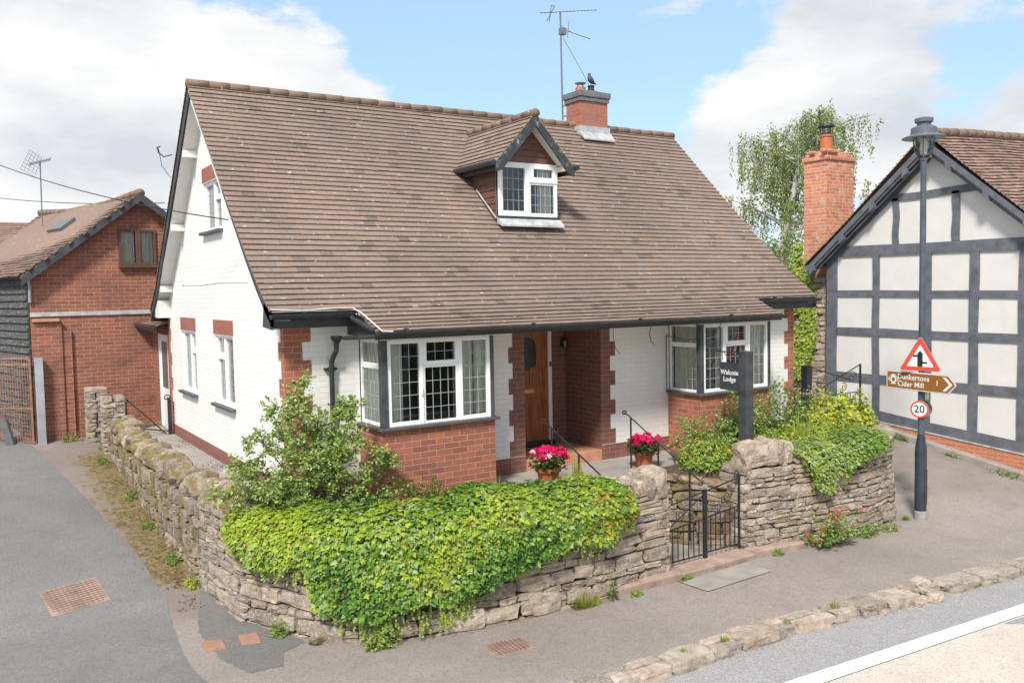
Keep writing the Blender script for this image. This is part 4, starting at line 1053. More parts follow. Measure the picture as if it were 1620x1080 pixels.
# covers let into the ground
def cover(name,poly,matl,lab,cat,n,z0,frame=None,ridges=True):
    T=thing(name,lab,cat,(poly[0][0],poly[0][1],z0))
    a,b,c,d=[V((p[0],p[1],0)) for p in poly]
    def lift(p,h): return V((p.x,p.y,(g(p.x,p.y) if name=='access_cover' or True else z0)+h))
    lo=-.03; M=MB(); M.extr([lift(p,-.03) for p in(a,b,c,d)],(0,0,.042)); M.build('frame',frame or matl,T,bevel=.004)
    ce=(a+b+c+d)/4; P=[ce+(p-ce)*.92 for p in(a,b,c,d)]; M=MB(); M.extr([lift(p,-.02) for p in P],(0,0,.038)); M.build('plate',matl,T)
    if ridges:
        M=MB()
        for i in range(1,n):
            t=i/n
            for e0,e1 in ((P[0].lerp(P[1],t),P[3].lerp(P[2],t)),(P[0].lerp(P[3],t),P[1].lerp(P[2],t))):
                M.beam(lift(e0,.020),lift(e1,.020),.007,.006)
        M.build('tread',plain('cover_tread',(.19,.12,.095),.8,.3,8),T)
zc_=g(-2.3,1.2)+.006
cover('access_cover',[(-2.65,1.50),(-2.0,1.66),(-1.92,.92),(-2.56,.75)],RUSTL,'large rusty patterned metal cover in the lane','cover',11,zc_)
cover('access_cover',[(1.12,-2.70),(1.60,-2.75),(1.56,-3.05),(1.10,-3.06)],RUSTL,'rusty ribbed metal cover in the pavement below the ivy','cover',9,-1.2)
cover('clay_cover',[(-1.29,-.87),(-1.08,-.92),(-1.10,-1.19),(-1.31,-1.16)],TCOV,'plain terracotta coloured cover, the one further from the wall','cover',2,-1.197,ridges=False)
cover('clay_cover',[(-.91,-.92),(-.71,-.96),(-.75,-1.25),(-.94,-1.20)],TCOV,'plain terracotta coloured cover, the one nearer the ivy wall','cover',2,-1.197,ridges=False)
for (x,y,a_) in ((12.0,-2.95,'left'),(12.35,-3.05,'right')):
    M=MB(); M.lathe([(.17,-.01),(.17,.008),(.0,.008)],(x,y,g(x,y)),20)
    tag(M.build('round_cover',plain('pale_cover',(.55,.54,.52),.7,.1)),'pale round cover set in the tarmac, %s one of the pair'%a_,'cover')

# ------------------------------------------------------------------ gates and rails
def scroll(M,c,ux,uz,r0,turns,rad=.006,start=0,sgn=1,n=28):
    P=[]; c=V(c);ux=V(ux);uz=V(uz)
    for i in range(n+1):
        t=i/n; a=start+sgn*turns*2*math.pi*t; r=r0*(1-.82*t); P.append(c+ux*(math.cos(a)*r)+uz*(math.sin(a)*r))
    M.loft(P,rad,5)
def gate(lab,a,b,zb,zlo,zhi,post_at_b,group='pair of wrought iron gates'):
    """leaf from hinge a to meeting edge b; top rail climbs towards the meeting edge"""
    a=V((*a,0)); b=V((*b,0)); d=(b-a).normalized(); w_=(b-a).length; Z=V((0,0,1)); T=thing('iron_gate',lab,'gate',(a.x,a.y,zb),group)
    M=MB()
    def P(u,z): return a+d*u+Z*z
    M.beam(P(.0,zb),P(.0,zlo+.05),.026,.026,(0,1,0)); M.build('hinge_stile',IRON,T)
    M=MB(); M.beam(P(w_,zb-.04),P(w_,zhi+.03),.024,.032,(0,1,0)); M.build('meeting_stile',IRON,T)
    M=MB(); M.beam(P(0,zlo),P(w_,zhi),.014,.016); M.beam(P(0,zb+.06),P(w_,zb+.06),.014,.016); zm=zb+(zlo-zb)*.60
    zm2=zm+(zhi-zlo)*.6; M.beam(P(0,zm),P(w_,zm2),.014,.016); M.build('rail',IRON,T)
    for i in range(1,7):
        u=w_*i/7; M=MB(); M.loft([P(u,zb+.06),P(u,zm+(zm2-zm)*i/7)],.008,6); M.build('bar',IRON,T)
    M=MB(); M.beam(P(.02,zm+.02),P(w_-.02,zhi-.04),.010,.012)
    scroll(M,P(w_*.36,zm+.17),d,Z,.085,1.4,start=2.5); scroll(M,P(w_*.66,zm2+.10),d,Z,.075,1.3,start=5.5,sgn=-1); scroll(M,P(.06,zlo+.045),d,Z,.05,1.2,.009,start=3.0,sgn=-1); scroll(M,P(w_*.5,zm2+.18),d,Z,.05,1.3,start=1)
    M.build('scrollwork',IRON,T)
gate('left hand leaf of the black wrought iron gates at the foot of the steps',(4.29,-2.11),(4.975,-2.09),-1.13,-.32,-.22,True)
gate('right hand leaf of the black wrought iron gates at the foot of the steps',(5.67,-2.07),(5.01,-2.09),-1.11,-.12,-.22,True)
def handrail(lab,top,end,posts):
    T=thing('handrail',lab,'handrail',(end[0],end[1],-1.1)); top=V(top);end=V(end); d=(end-top).normalized(); h=V((d.x,d.y,0)).normalized()
    M=MB(); M.beam(top,end,.032,.012,(0,0,1)); scroll(M,top-h*.02+V((0,0,-.0)),h,(0,0,1),.035,1.1,.011,start=.3,sgn=1); scroll(M,end+V((0,0,-.035)),h,(0,0,1),.035,1.1,.011,start=1.5,sgn=-1); M.build('rail',IRON,T)
    for t,zb in posts:
        p=top.lerp(end,t); M=MB(); M.beam((p.x,p.y,zb),p,.018,.018,(0,1,0)); M.build('post',IRON,T)
handrail('black iron handrail on the left of the steps beside the first flower pot',(3.28,-.82,.74),(3.82,-1.62,-.10),((.10,-.10),(.50,-.3)))
handrail('black iron handrail on the right of the steps beside the second flower pot',(4.50,-1.06,.77),(5.14,-1.86,-.14),((.07,-.10),(.44,-.28),(.86,-.98)))
# back gate by the side path
T=thing('iron_gate','small black iron side gate standing open by the back corner of the white gable','gate',(-.09,6.45,0))
M=MB(); M.beam((-.09,6.45,-.1),(-.09,6.45,.66),.06,.06,(0,1,0)); scroll(M,(-.13,6.45,.66),(1,0,0),(0,0,1),.06,1.1,.010,start=0); M.build('post',IRON,T)
M=MB(); M.beam((-.70,7.3,.60),(-.35,6.9,.22),.012,.02); M.beam((-.35,6.9,.22),(-.12,6.5,-.05),.012,.02); M.beam((-.70,7.3,.56),(-.70,7.3,.0),.02,.02,(0,1,0)); M.beam((-.66,7.25,.05),(-.12,6.5,.04),.012,.02); M.build('leaf',IRON,T)
# right-hand side gate and its post
T=thing('iron_gate','black iron scroll gate between the white house and the timber framed house','gate',(10.1,.35,-.4))
M=MB(); M.box(10.22,10.36,.40,.54,-.6,.98); M.build('post',IRON,T)
M=MB(); M.beam((10.42,.45,.93),(11.65,.38,.93) if False else (11.5,.38,.62),.014,.018); M.beam((10.42,.45,.42),(11.78,.36,.92),.014,.018); M.beam((10.42,.45,.35),(11.78,.36,.38),.014,.018); M.beam((11.78,.36,-.35),(11.78,.36,.93),.03,.03,(0,1,0)); M.beam((10.42,.45,-.3),(11.78,.36,-.3),.014,.018); M.build('frame',IRON,T)
M=MB()
for i in range(9): u=10.50+i*.145; M.loft([(u,.44-.06*(i/9),-.3),(u,.44-.06*(i/9),.36)],.008,5)
M.build('bars',IRON,T)
M=MB(); scroll(M,(11.55,.38,.68),(1,0,0),(0,0,1),.13,1.4,.008); scroll(M,(11.3,.38,.50),(1,0,0),(0,0,1),.09,1.4,.008,start=2,sgn=-1); scroll(M,(10.62,.43,.62),(1,0,0),(0,0,1),.10,1.4,.008,start=1); M.build('scrollwork',IRON,T)

# ------------------------------------------------------------------ foliage builders
def leafface(M,c,n,u,l,w_,colr,kind='oval'):
    """n normal, u direction of the tip"""
    v=n.cross(u)
    if kind=='oval': P=[(0,0),(.35,.5),(.75,.38),(1,0),(.75,-.38),(.35,-.5)]
    elif kind=='ivy': P=[(0,.0),(.02,.42),(.28,.30),(.42,.58),(.58,.24),(1,.0),(.58,-.24),(.42,-.58),(.28,-.30),(.02,-.42)]
    elif kind=='blade': P=[(0,.5),(.6,.4),(1,0),(.6,-.4),(0,-.5)]
    else: P=[(0,0),(.5,.5),(1,0),(.5,-.5)]
    M.face([c+u*(a*l)+v*(b*w_)-n*(.18*l*abs(b)*2 if kind!='blade' else 0) for a,b in P],None,colr)
def rndv(rg):
    while True:
        p=V((rg.uniform(-1,1),rg.uniform(-1,1),rg.uniform(-1,1)))
        if .05<p.length<1: return p.normalized()
def vary(rg,c,a=.2): k=rg.uniform(1-a,1+a); return (c[0]*k*rg.uniform(.92,1.08),c[1]*k,c[2]*k*rg.uniform(.85,1.1))
PAL={'ivy_y':(.36,.46,.05),'ivy_g':(.16,.31,.045),'ivy_p':(.34,.44,.19),'ivy_d':(.035,.10,.018),'ivy_o':(.40,.30,.05),
 'gold':(.50,.50,.05),'mid':(.14,.25,.05),'fresh':(.25,.38,.07),'dark':(.045,.10,.025),'rose':(.42,.54,.19),'olive':(.36,.40,.11),'birch':(.25,.33,.12)}
def ivy_blanket(name,lab,P,side,th,s0,s1,topf,drop,over,count,seed,kinds,lsize=.05,cat='ivy',back=.35,bulge=.12,extra=None):
    rg=random.Random(seed); at,L=path_sampler(P); M=MB(); K=MB()
    def surf(s,q):    # q<0 back over the wall top, q>0 down the face (metres)
        c,d=at(s); n=V((d.y,-d.x,0))*side; t=topf(s)+over(s)
        bl=bulge*(1+.5*mnoise.noise(V((s*1.6,q*2.2,seed))))
        r=.16
        if q<0: return c-n*(r*.6-q)+V((0,0,t)),V((0,0,1)),d,n
        if q<r*1.57: a=q/r; return c+n*(-r*.6+math.sin(a)*(r+bl*.4))+V((0,0,t-r*(1-math.cos(a)))),(V((0,0,math.cos(a)))+n*math.sin(a)).normalized(),d,n
        qq=q-r*1.57; return c+n*(r*.4+bl*.6*math.exp(-qq*.5))+V((0,0,t-r-qq)),n,d,n
    for i in range(count):
        s=s0+(s1-s0)*rg.random(); dr=drop(s); 
        q=-back+(back+dr)*rg.random()**.92
        edge=(dr-q)/max(dr,.01)
        if mnoise.noise(V((s*2.1,q*1.2,seed+5)))>.1+edge*1.6: continue
        p,n,d,no=surf(s,q)
        p=p+n*(rg.random()**.7*.10+.05*mnoise.noise(V((s*5,q*5,seed))))+V((0,0,.05*mnoise.noise(V((s*3,0,seed)))) if q<.1 else V((0,0,0)))
        nn=(n+rndv(rg)*.55+V((0,0,.35))).normalized(); u=(V((0,0,-1))+d*rg.uniform(-.9,.9)+no*.35).normalized(); u=(u-nn*u.dot(nn)).normalized()
        f=mnoise.noise(V((s*1.1,q*1.3,seed+9)))+rg.uniform(-.35,.35)+(.34 if q<.3 else (.05 if q<.7 else -.05))
        k=kinds(s,q,f,rg); l=lsize*(rg.uniform(.5,1.1) if rg.random()<.75 else rg.uniform(1.1,1.55)); leafface(M,p,nn,u,l,l*.95,vary(rg,PAL[k] if rg.random()>.012 else (.22,.13,.06),.26),'ivy')
    # trailing stems of small pale leaves
    for i in range(extra or 0):
        s=s0+(s1-s0)*rg.random(); q0=drop(s)*rg.uniform(.75,.98); ln_=rg.uniform(.06,.24); k=int(ln_/.018); ds=rg.uniform(-.3,.3)
        for j in range(k):
            p,n,d,no=surf(s+ds*j*.02,q0+j*.018); p=p+n*rg.uniform(.0,.05)
            nn=(n+rndv(rg)*.5).normalized(); u=(V((0,0,-1))+d*rg.uniform(-1,1)).normalized(); u=(u-nn*u.dot(nn)).normalized(); l=lsize*rg.uniform(.4,.65)
            leafface(M,p,nn,u,l,l,vary(rg,PAL['ivy_y' if rg.random()<.6 else 'ivy_p'],.2),'ivy')
    # dark sheet beneath the leaves, coloured for woody stems and inner shade
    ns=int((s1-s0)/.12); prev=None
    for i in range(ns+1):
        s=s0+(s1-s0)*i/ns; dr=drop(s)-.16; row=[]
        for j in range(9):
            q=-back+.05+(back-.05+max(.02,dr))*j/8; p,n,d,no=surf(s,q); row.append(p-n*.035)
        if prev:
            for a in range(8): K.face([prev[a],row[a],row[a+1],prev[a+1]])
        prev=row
    T=thing(name,lab,cat,tuple(at((s0+s1)/2)[0]))
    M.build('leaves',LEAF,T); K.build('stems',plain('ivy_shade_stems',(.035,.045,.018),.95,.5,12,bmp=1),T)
    return T
def kl(s,q,f,rg):
    if s>12.35 and rg.random()<.25+.6*(s-12.35): 
        if q>.1: return 'ivy_o' if rg.random()<.6 else 'ivy_y'
    f+=.10
    if s>10.6: f-=.33
    if f>.44: return 'ivy_y'
    if f>.12: return ('ivy_y' if rg.random()<.55 else 'ivy_p') if rg.random()<.8 else 'ivy_g'
    if f>-.12: return 'ivy_g' if rg.random()<.7 else 'ivy_y'
    if f>-.3: return 'ivy_g' if rg.random()<.8 else 'ivy_p'
    return 'ivy_g' if rg.random()<.55 else 'ivy_d'
def lerp_t(T_,s):
    for (a,x),(b,y) in zip(T_,T_[1:]):
        if a<=s<=b: return x+(y-x)*(s-a)/(b-a)
    return T_[0][1] if s<T_[0][0] else T_[-1][1]
IVS=7.85
dropL=lambda s: lerp_t([(IVS,.3),(8.3,.6),(9.0,.62),(9.2,1.0),(9.7,1.22),(10.4,1.24),(10.9,1.08),(11.3,.84),(11.8,.72),(12.2,.66),(12.6,.72),(13.0,.45)],s)
overL=lambda s: lerp_t([(IVS,.10),(8.6,.14),(9.2,.13),(10.6,.16),(11.0,.30),(11.4,.26),(12.0,.22),(12.6,.20),(13.0,.12)],s)
ivy_blanket('ivy','thick bright green and yellow ivy draped over the left corner wall','', 1,0,0,0,topl,dropL,overL,0,1,kl) if False else None
ivy_blanket('ivy','thick bright green and yellow ivy draped over the left corner wall',WL,1,.4,IVS,min(LL-.45,13.0),topl,dropL,overL,30000,61,kl,.054,back=.42,bulge=.12,extra=420)
def kr(s,q,f,rg):
    if f>.1: return 'ivy_p' if rg.random()<.6 else 'ivy_y'
    if f>-.15: return 'ivy_p' if rg.random()<.4 else 'ivy_g'
    return 'ivy_g'
dropR=lambda s: lerp_t([(.8,.05),(.95,.25),(1.1,.55),(1.35,.72),(1.65,.62),(1.85,.36),(2.2,.26),(2.6,.24),(3.0,.05)],s)
ivy_blanket('ivy','pale green ivy tumbling over the curved right hand wall',WR,1,.4,.8,3.0,topr,dropR,lambda s:.08,9500,62,kr,.042,back=.45,bulge=.08,extra=40)

def shrub(name,lab,cat,base,limbs,leaves,seed,lsize,cols,stem=BARK,kind='oval',group=None,spread=.16,r0=.02,depthb=3,droop=.0,loose=1.0):
    """limbs: tip points; leaves clustered on twigs around each limb's outer part"""
    rg=random.Random(seed); base=V(base); T=thing(name,lab,cat,tuple(base),group); S=MB(); M=MB(); tips=[]
    for tp in limbs:
        tp=V(tp); L=(tp-base).length; mid=base.lerp(tp,.5)+rndv(rg)*L*.08+V((0,0,L*.12)); 
        pts=[base.lerp(mid,t)if False else (base*(1-t)**2+mid*2*t*(1-t)+tp*t*t) for t in[i/8 for i in range(9)]]
        S.loft(pts,[r0*(1-.8*i/8) for i in range(9)],6)
        for t in[.35,.5,.62,.72,.82,.9,.97,1.0]:
            p=base*(1-t)**2+mid*2*t*(1-t)+tp*t*t
            for k in range(depthb):
                e=p+rndv(rg)*spread*rg.uniform(.4,1.3)*(1.2-t*.4)+V((0,0,-droop*rg.random())); S.loft([p,p.lerp(e,.5)+V((0,0,.01)),e],[r0*.22,r0*.15,r0*.07],4); tips.append((p,e))
    for i in range(leaves):
        a,b=tips[rg.randrange(len(tips))]; t=rg.random()**.6; c=a.lerp(b,t)+rndv(rg)*lsize*rg.uniform(.2,1.1)*loose
        nn=(rndv(rg)+V((0,0,.9))).normalized(); u=((b-a).normalized()+rndv(rg)*.8).normalized(); u=(u-nn*u.dot(nn)).normalized()
        l=lsize*rg.uniform(.6,1.2); leafface(M,c,nn,u,l,l*.55,vary(rg,PAL[rg.choice(cols)],.3),kind)
    S.build('stems',stem,T); M.build('leaves',LEAF,T); return T
rgL=random.Random(5)
lim=[(-.75,-.55,.62),(-1.0,-.42,.25),(-.6,-.75,.95),(-.25,-.85,1.15),(-.1,-.65,1.35),(.15,-.7,1.05),(.45,-.75,1.2),(.55,-.95,.85),(.85,-.95,.62),(.95,-.9,.55),(.0,-.6,1.5),(.35,-.9,.75),(-.1,-1.0,.7),(-.45,-.95,.45),(-.35,-.6,1.2),(-.7,-.7,.5),(.55,-.8,1.25),(-.25,-.9,.2),(.3,-.8,.85)]
shrub('rose_bush','loose light green rose bush at the left front corner of the white house','shrub',(.1,-.75,-.13),lim,12000,91,.05,['rose','rose','fresh','rose','mid','olive'],spread=.2,r0=.014,depthb=5)
# ------------------------------------------------------------------ right-hand garden plants
def mound(name,lab,cat,c,rx,ry,h,n,seed,lsize,cols,kind='oval',up=.3,group=None,flowers=None):
    rg=random.Random(seed); c=V(c); T=thing(name,lab,cat,tuple(c),group); M=MB(); F=MB()
    for i in range(n):
        a=rg.random()*2*math.pi; r=math.sqrt(rg.random()); x=math.cos(a)*r; y=math.sin(a)*r; hh=math.sqrt(max(0,1-r*r*.8))*h*(1.1+.9*mnoise.noise(V((x*3.5+seed,y*3.5,1))))
        z=hh*rg.uniform(.1,1.12); p=c+V((x*rx,y*ry,z)); out=(V((x,y,.6))).normalized()
        if kind=='blade':
            b=c+V((x*rx*.5,y*ry*.5,0)); u=(p-b).normalized(); nn=u.cross(rndv(rg)).normalized(); l=(p-b).length*rg.uniform(.8,1.2); leafface(M,b,nn,u,l,lsize*.18,vary(rg,PAL[rg.choice(cols)],.25),'blade')
        else:
            nn=(out+rndv(rg)*.6).normalized(); u=(V((x,y,up))+rndv(rg)*.7).normalized(); u=(u-nn*u.dot(nn)).normalized(); l=lsize*rg.uniform(.6,1.3); leafface(M,p,nn,u,l,l*(.28 if kind=='leafy' else .5),vary(rg,PAL[rg.choice(cols)],.3),'oval' if kind=='leafy' else kind)
    M.build('leaves',LEAF,T)
    if flowers:
        fc,cnt,fs,fz=flowers; F2=MB()
        for i in range(cnt):
            a=rg.random()*2*math.pi; r=rg.random()**.5*1.0; p=c+V((math.cos(a)*r*rx,math.sin(a)*r*ry,h*(1.0-.3*r*r)*rg.uniform(*fz)))
            F2.loft([p-V((0,0,h*.35)),p],[.003,.003],4,cc=PAL['mid'])
            for j in range(14):
                q=p+rndv(rg)*fs; leafface(F,q,(rndv(rg)+V((0,-.3,.6))).normalized(),rndv(rg).cross(V((.3,.2,1))).normalized(),fs*.6,fs*.5,vary(rg,fc,.2),'oval')
        F.build('flowers',PETAL,T); F2.build('flower_stems',LEAF,T)
    return T
rgv=random.Random(5)
shrub('garden_plant','airy pale green plant with pinkish tips left of the right bay','plant',(6.1,-.98,-.12),[(6.1+rgv.uniform(-.55,.5),-.98+rgv.uniform(-.2,.2),rgv.uniform(.15,.62)) for _ in range(26)],2600,181,.04,['fresh','mid','rose','rose'],r0=.006,spread=.08)
shrub('garden_plant','taller rose stems with leaves rising against the brick base of the right bay','plant',(7.2,-.95,-.12),[(7.2+rgv.uniform(-.55,.6),-.98+rgv.uniform(-.12,.15),rgv.uniform(.4,.95)) for _ in range(16)],1300,182,.05,['mid','rose','fresh'],r0=.008,spread=.1)
mound('garden_plant','feathery yellow green plant between the black sign post and the steps','plant',(5.85,-1.30,-.12),.50,.36,.34,3000,101,.05,['fresh','fresh','mid','gold','olive'],flowers=((.50,.22,.25),16,.02,(.9,1.3)))
mound('garden_plant','leafy mid green plant against the brick base of the right bay','plant',(6.9,-1.0,-.12),.55,.26,.60,2200,102,.06,['mid','fresh','rose'],flowers=((.55,.2,.2),7,.02,(1,1.3)))
mound('garden_plant','low bright green plant right behind the black sign post','plant',(6.95,-1.65,-.10),.50,.32,.38,2600,103,.05,['fresh','mid','gold'])
mound('garden_plant','tufted yellow green grass like plant below the right bay','plant',(7.75,-1.4,-.12),.45,.35,.42,1500,104,.09,['fresh','olive','gold'],'blade')
mound('garden_plant','tall green plant with pink flowers at the right end of the bay','plant',(8.2,-.75,-.12),.45,.40,.78,2400,105,.05,['mid','dark','rose'],flowers=((.75,.30,.36),9,.028,(1.0,1.25)))
mound('garden_plant','golden yellow feathery leaved plant filling the right corner of the bed','plant',(9.02,-1.15,.0),.68,.62,.50,5600,106,.09,['gold','gold','fresh','olive'],flowers=((.50,.28,.12),6,.03,(.7,1.0)))
mound('garden_plant','yellow and green leafy plant beside the top of the ivy','plant',(8.25,-1.65,-.05),.55,.35,.34,2600,107,.06,['gold','fresh','fresh'])
mound('garden_plant','green trailing plant in front of the grassy tuft','plant',(7.5,-1.95,-.02),.50,.26,.22,2300,108,.045,['fresh','gold','ivy_p'])
T=mound('rose_bush','tall stem with cream white blooms behind the golden plant by the iron gate','shrub',(9.35,-.35,.0),.16,.16,.50,420,109,.05,['mid','dark'],flowers=((.78,.70,.55),6,.055,(1.2,1.45)))
mound('fern','dark small shrub at the foot of the ivy covered stone wall','plant',(10.9,1.5,-.1),.35,.3,.75,800,110,.07,['dark','mid'])
mound('garden_plant','mixed green undergrowth below the rose bush behind the ivy','plant',(.75,-1.35,-.13),.95,.35,.36,3000,111,.05,['mid','dark','fresh'])
mound('tall_flower','slender yellow green stem with a pink cosmos flower in front of the left bay','plant',(1.35,-1.25,-.1),.05,.05,.45,60,112,.09,['fresh'],'blade',flowers=((.62,.12,.40),1,.03,(1.35,1.5)))
mound('tall_flower','thin dry plant stems before the brick base of the left bay','plant',(2.15,-1.35,-.1),.10,.06,.32,90,113,.06,['olive','fresh'],'blade')
mound('tall_flower','yellow wispy plant beside the left terracotta pot','plant',(3.50,-1.25,-.10),.12,.08,.36,160,114,.07,['gold','ivy_o','fresh'],'blade')
M=MB()

# weeds and flowers along the foot of the walls
def weed(lab,x,y,rx,ry,h,n,seed,cols,kind='blade',flowers=None,name='weed',ls=.06):
    if kind=='oval' and name=='weed': kind='leafy'; n=int(n*.8)
    return mound(name,lab,'weed',(x,y,g(x,y)-.01),rx,ry,h,n,seed,ls,cols,kind,flowers=flowers)
rgv=random.Random(77)
zv=g(6.95,-2.55); vl=[(6.95+rgv.uniform(-.38,.42),-2.58+rgv.uniform(-.26,.12),zv+rgv.uniform(.12,.5)) for _ in range(34)]
TV=shrub('red_valerian','airy clump of red valerian in flower at the foot of the right hand wall','weed',(6.95,-2.5,zv),vl,1900,121,.045,['ivy_p','mid','fresh','rose'],r0=.006,spread=.06,depthb=3)
M=MB()
for (x,y,z) in vl:
    if rgv.random()<.62:
        for j in range(34):
            q=V((x,y,z+.02))+rndv(rgv)*.035; nn=rndv(rgv); leafface(M,q,(nn+V((0,-.3,.6))).normalized(),nn.cross(V((.3,.2,1))).normalized(),.018,.016,vary(rgv,(.74,.10,.17),.25),'oval')
M.build('flowers',PETAL,TV)
weed('leafy green weed at the wall foot, the first one right of the red valerian',7.85,-2.58,.2,.12,.16,220,122,['mid','fresh'],'oval',ls=.07)
weed('small weed at the wall foot nearest the lamp post side of the curve',8.35,-2.6,.14,.10,.12,150,123,['mid','olive'],'oval')
weed('tuft of grass round the base of the lamp post',9.08,-2.38,.10,.07,.09,130,124,['fresh','mid'])
weed('small leafy tuft at the wall foot under the left corner ivy',-.52,-1.18,.11,.09,.17,190,125,['mid','fresh'],'oval',((.8,.35,.02),2,.02,(.3,.5)))
weed('wide leafy weed at the wall foot below the middle of the ivy',.28,-2.10,.20,.10,.20,420,126,['fresh','olive','mid'],'oval')
weed('clump of dry grass and green weed at the wall foot right of the ivy',2.72,-2.42,.26,.10,.15,520,127,['olive','olive','mid','ivy_o'])
weed('single upright blue green weed at the wall foot left of the gates',3.12,-2.42,.05,.05,.22,90,128,['dark','mid'],'oval')
weed('small bright green tuft at the edge of the wall footing left of the gates',3.42,-2.5,.08,.05,.07,90,129,['fresh'],'oval')
weed('small green weed before the gate threshold',4.30,-2.44,.12,.04,.06,110,130,['fresh','mid'],'oval')
weed('tiny green tuft under the right leaf of the gates',5.1,-2.33,.05,.03,.06,50,131,['mid'],'oval')
weed('small green tuft by the footing between the slab and the valerian',6.05,-2.42,.08,.04,.06,70,132,['mid','fresh'],'oval')
weed('small purple sedum at the wall foot by the dark tarmac patch',-.28,-1.62,.07,.05,.06,10,133,['mid'],'oval',((.28,.08,.14),22,.018,(.4,1.0)),'sedum')
for i,(x,y,s,lab) in enumerate(((3.3,-4.05,.07,'green tuft growing between the nearest kerb stones'),(4.2,-4.1,.045,'small green tuft on the kerb at mid length'),(5.0,-4.12,.10,'dry yellow tuft growing out of the kerb before its crumbled stretch'),(9.6,-4.75,.07,'grass tuft on the far end of the kerb'),(2.75,-4.0,.05,'small tuft at the near end of the kerb'))):
    weed(lab,x,y,s,s*.7,s*1.1,90,140+i,['fresh','olive'] if i!=2 else ['ivy_o','olive'])
for i,(x,y,s,lab) in enumerate(((12.25,-2.15,.22,'long low weed along the brick plinth of the timber framed house'),(12.3,-1.2,.12,'small weed at the plinth nearer the middle of the timber framed house'),(12.2,-.2,.1,'small weed at the plinth near the stone wall end'),(12.3,-3.1,.12,'tall weed growing against the orange bricks at the right edge'))):
    weed(lab,x,y,s*.5,s*2.0,.09 if i<3 else .3,230,150+i,['fresh','mid'],'oval')
for i,(x,y) in enumerate(((-.98,7.55),(-1.12,6.6),(-1.02,4.5),(-1.0,3.1),(-.95,1.75),(-.88,.9))):
    weed(['bright fern like weed beside the stone pier at the back of the lane','green tuft at the wall foot near the back pier','green tuft at the foot of the mossy wall, third from the back','small weed at the foot of the mossy wall, fourth from the back','small weed at the foot of the mossy wall, second from the ivy','yellowing weed at the foot of the mossy wall nearest the ivy'][i],x-.1,y,.10,.14,.10,150,160+i,['fresh','mid'] if i<5 else ['gold','fresh'],'oval')
weed('bright green fern at the brick foot of the barn',-1.55,8.25,.2,.08,.12,160,170,['fresh','mid'],'oval')
# dead leaves and moss litter on the side path and wall: one uncountable scatter
M=MB(); rg=random.Random(8)
for i in range(2600):
    y=rg.uniform(.2,6.5)
    if rg.random()<.55: x=rg.uniform(-.55,-.05); z=-.015
    else: x=-1.0-abs(rg.gauss(0,.22)); z=g(x,y)+.008
    if mnoise.noise(V((x*2,y*1.2,4)))<.02: continue
    l=rg.uniform(.012,.035); leafface(M,V((x,y,z+rg.random()*.012)),(rndv(rg)*.5+V((0,0,1))).normalized(),V((rg.uniform(-1,1),rg.uniform(-1,1),0)).normalized(),l,l*.6,vary(rg,rg.choice([(.16,.09,.04),(.22,.14,.06),(.10,.06,.04),(.2,.17,.05)]),.3),'oval')
tag(M.build('leaf_litter',LEAF),'brown dead leaves and moss scattered along the wall foot and side path','leaf litter',kind='stuff')

# ------------------------------------------------------------------ flower pots
def pot(x,y,z,s,seed,lab,white=0):
    rg=random.Random(seed); T=thing('flower_pot',lab,'flower pot',(x,y,z))
    M=MB(); M.lathe([(.085*s,0),(.125*s,.17*s),(.142*s,.17*s),(.146*s,.215*s),(.13*s,.215*s),(.12*s,.19*s),(.0,.19*s)],(x,y,z),26); M.build('pot',TERRA,T,smooth=False)
    M=MB(); F=MB(); top=V((x,y,z+.22*s))
    for i in range(520):
        a=rg.random()*6.283; r=math.sqrt(rg.random())*.20*s; p=top+V((math.cos(a)*r,math.sin(a)*r,rg.uniform(-.02,.13)*s)); nn=(rndv(rg)*.5+V((0,0,1))).normalized(); u=V((math.cos(a),math.sin(a),-.1)); u=(u-nn*u.dot(nn)).normalized(); l=.045*rg.uniform(.6,1.2); leafface(M,p,nn,u,l,l*1.1,vary(rg,rg.choice([(.07,.16,.03),(.05,.11,.025),(.13,.22,.05)]),.2),'oval')
    for i in range(44):
        a=rg.random()*6.283; r=math.sqrt(rg.random())*.215*s; h=.20*s-.9*r*r+rg.uniform(-.07,.02); c=top+V((math.cos(a)*r,math.sin(a)*r,h)); base=(.80,.018,.16) if not(white and i%16==3) else (.85,.7,.7)
        k=rg.uniform(.75,1.1)
        for j in range(38):
            dv=rndv(rg); 
            if dv.z<-.3: dv.z=-dv.z
            q=c+dv*.030*s; nn=(dv+rndv(rg)*.4).normalized(); u=nn.cross(rndv(rg)).normalized(); l=.026; leafface(F,q,nn,u,l,l*.95,vary(rg,tuple(b*k for b in base),.15),'oval')
    M.build('leaves',LEAF,T); F.build('blooms',PETAL,T)
pot(3.20,-1.0,-.10,1.22,201,'terracotta pot of pink and white geraniums at the left handrail',1)
pot(5.02,-.84,-.10,1.10,202,'terracotta pot of bright pink geraniums at the right handrail')

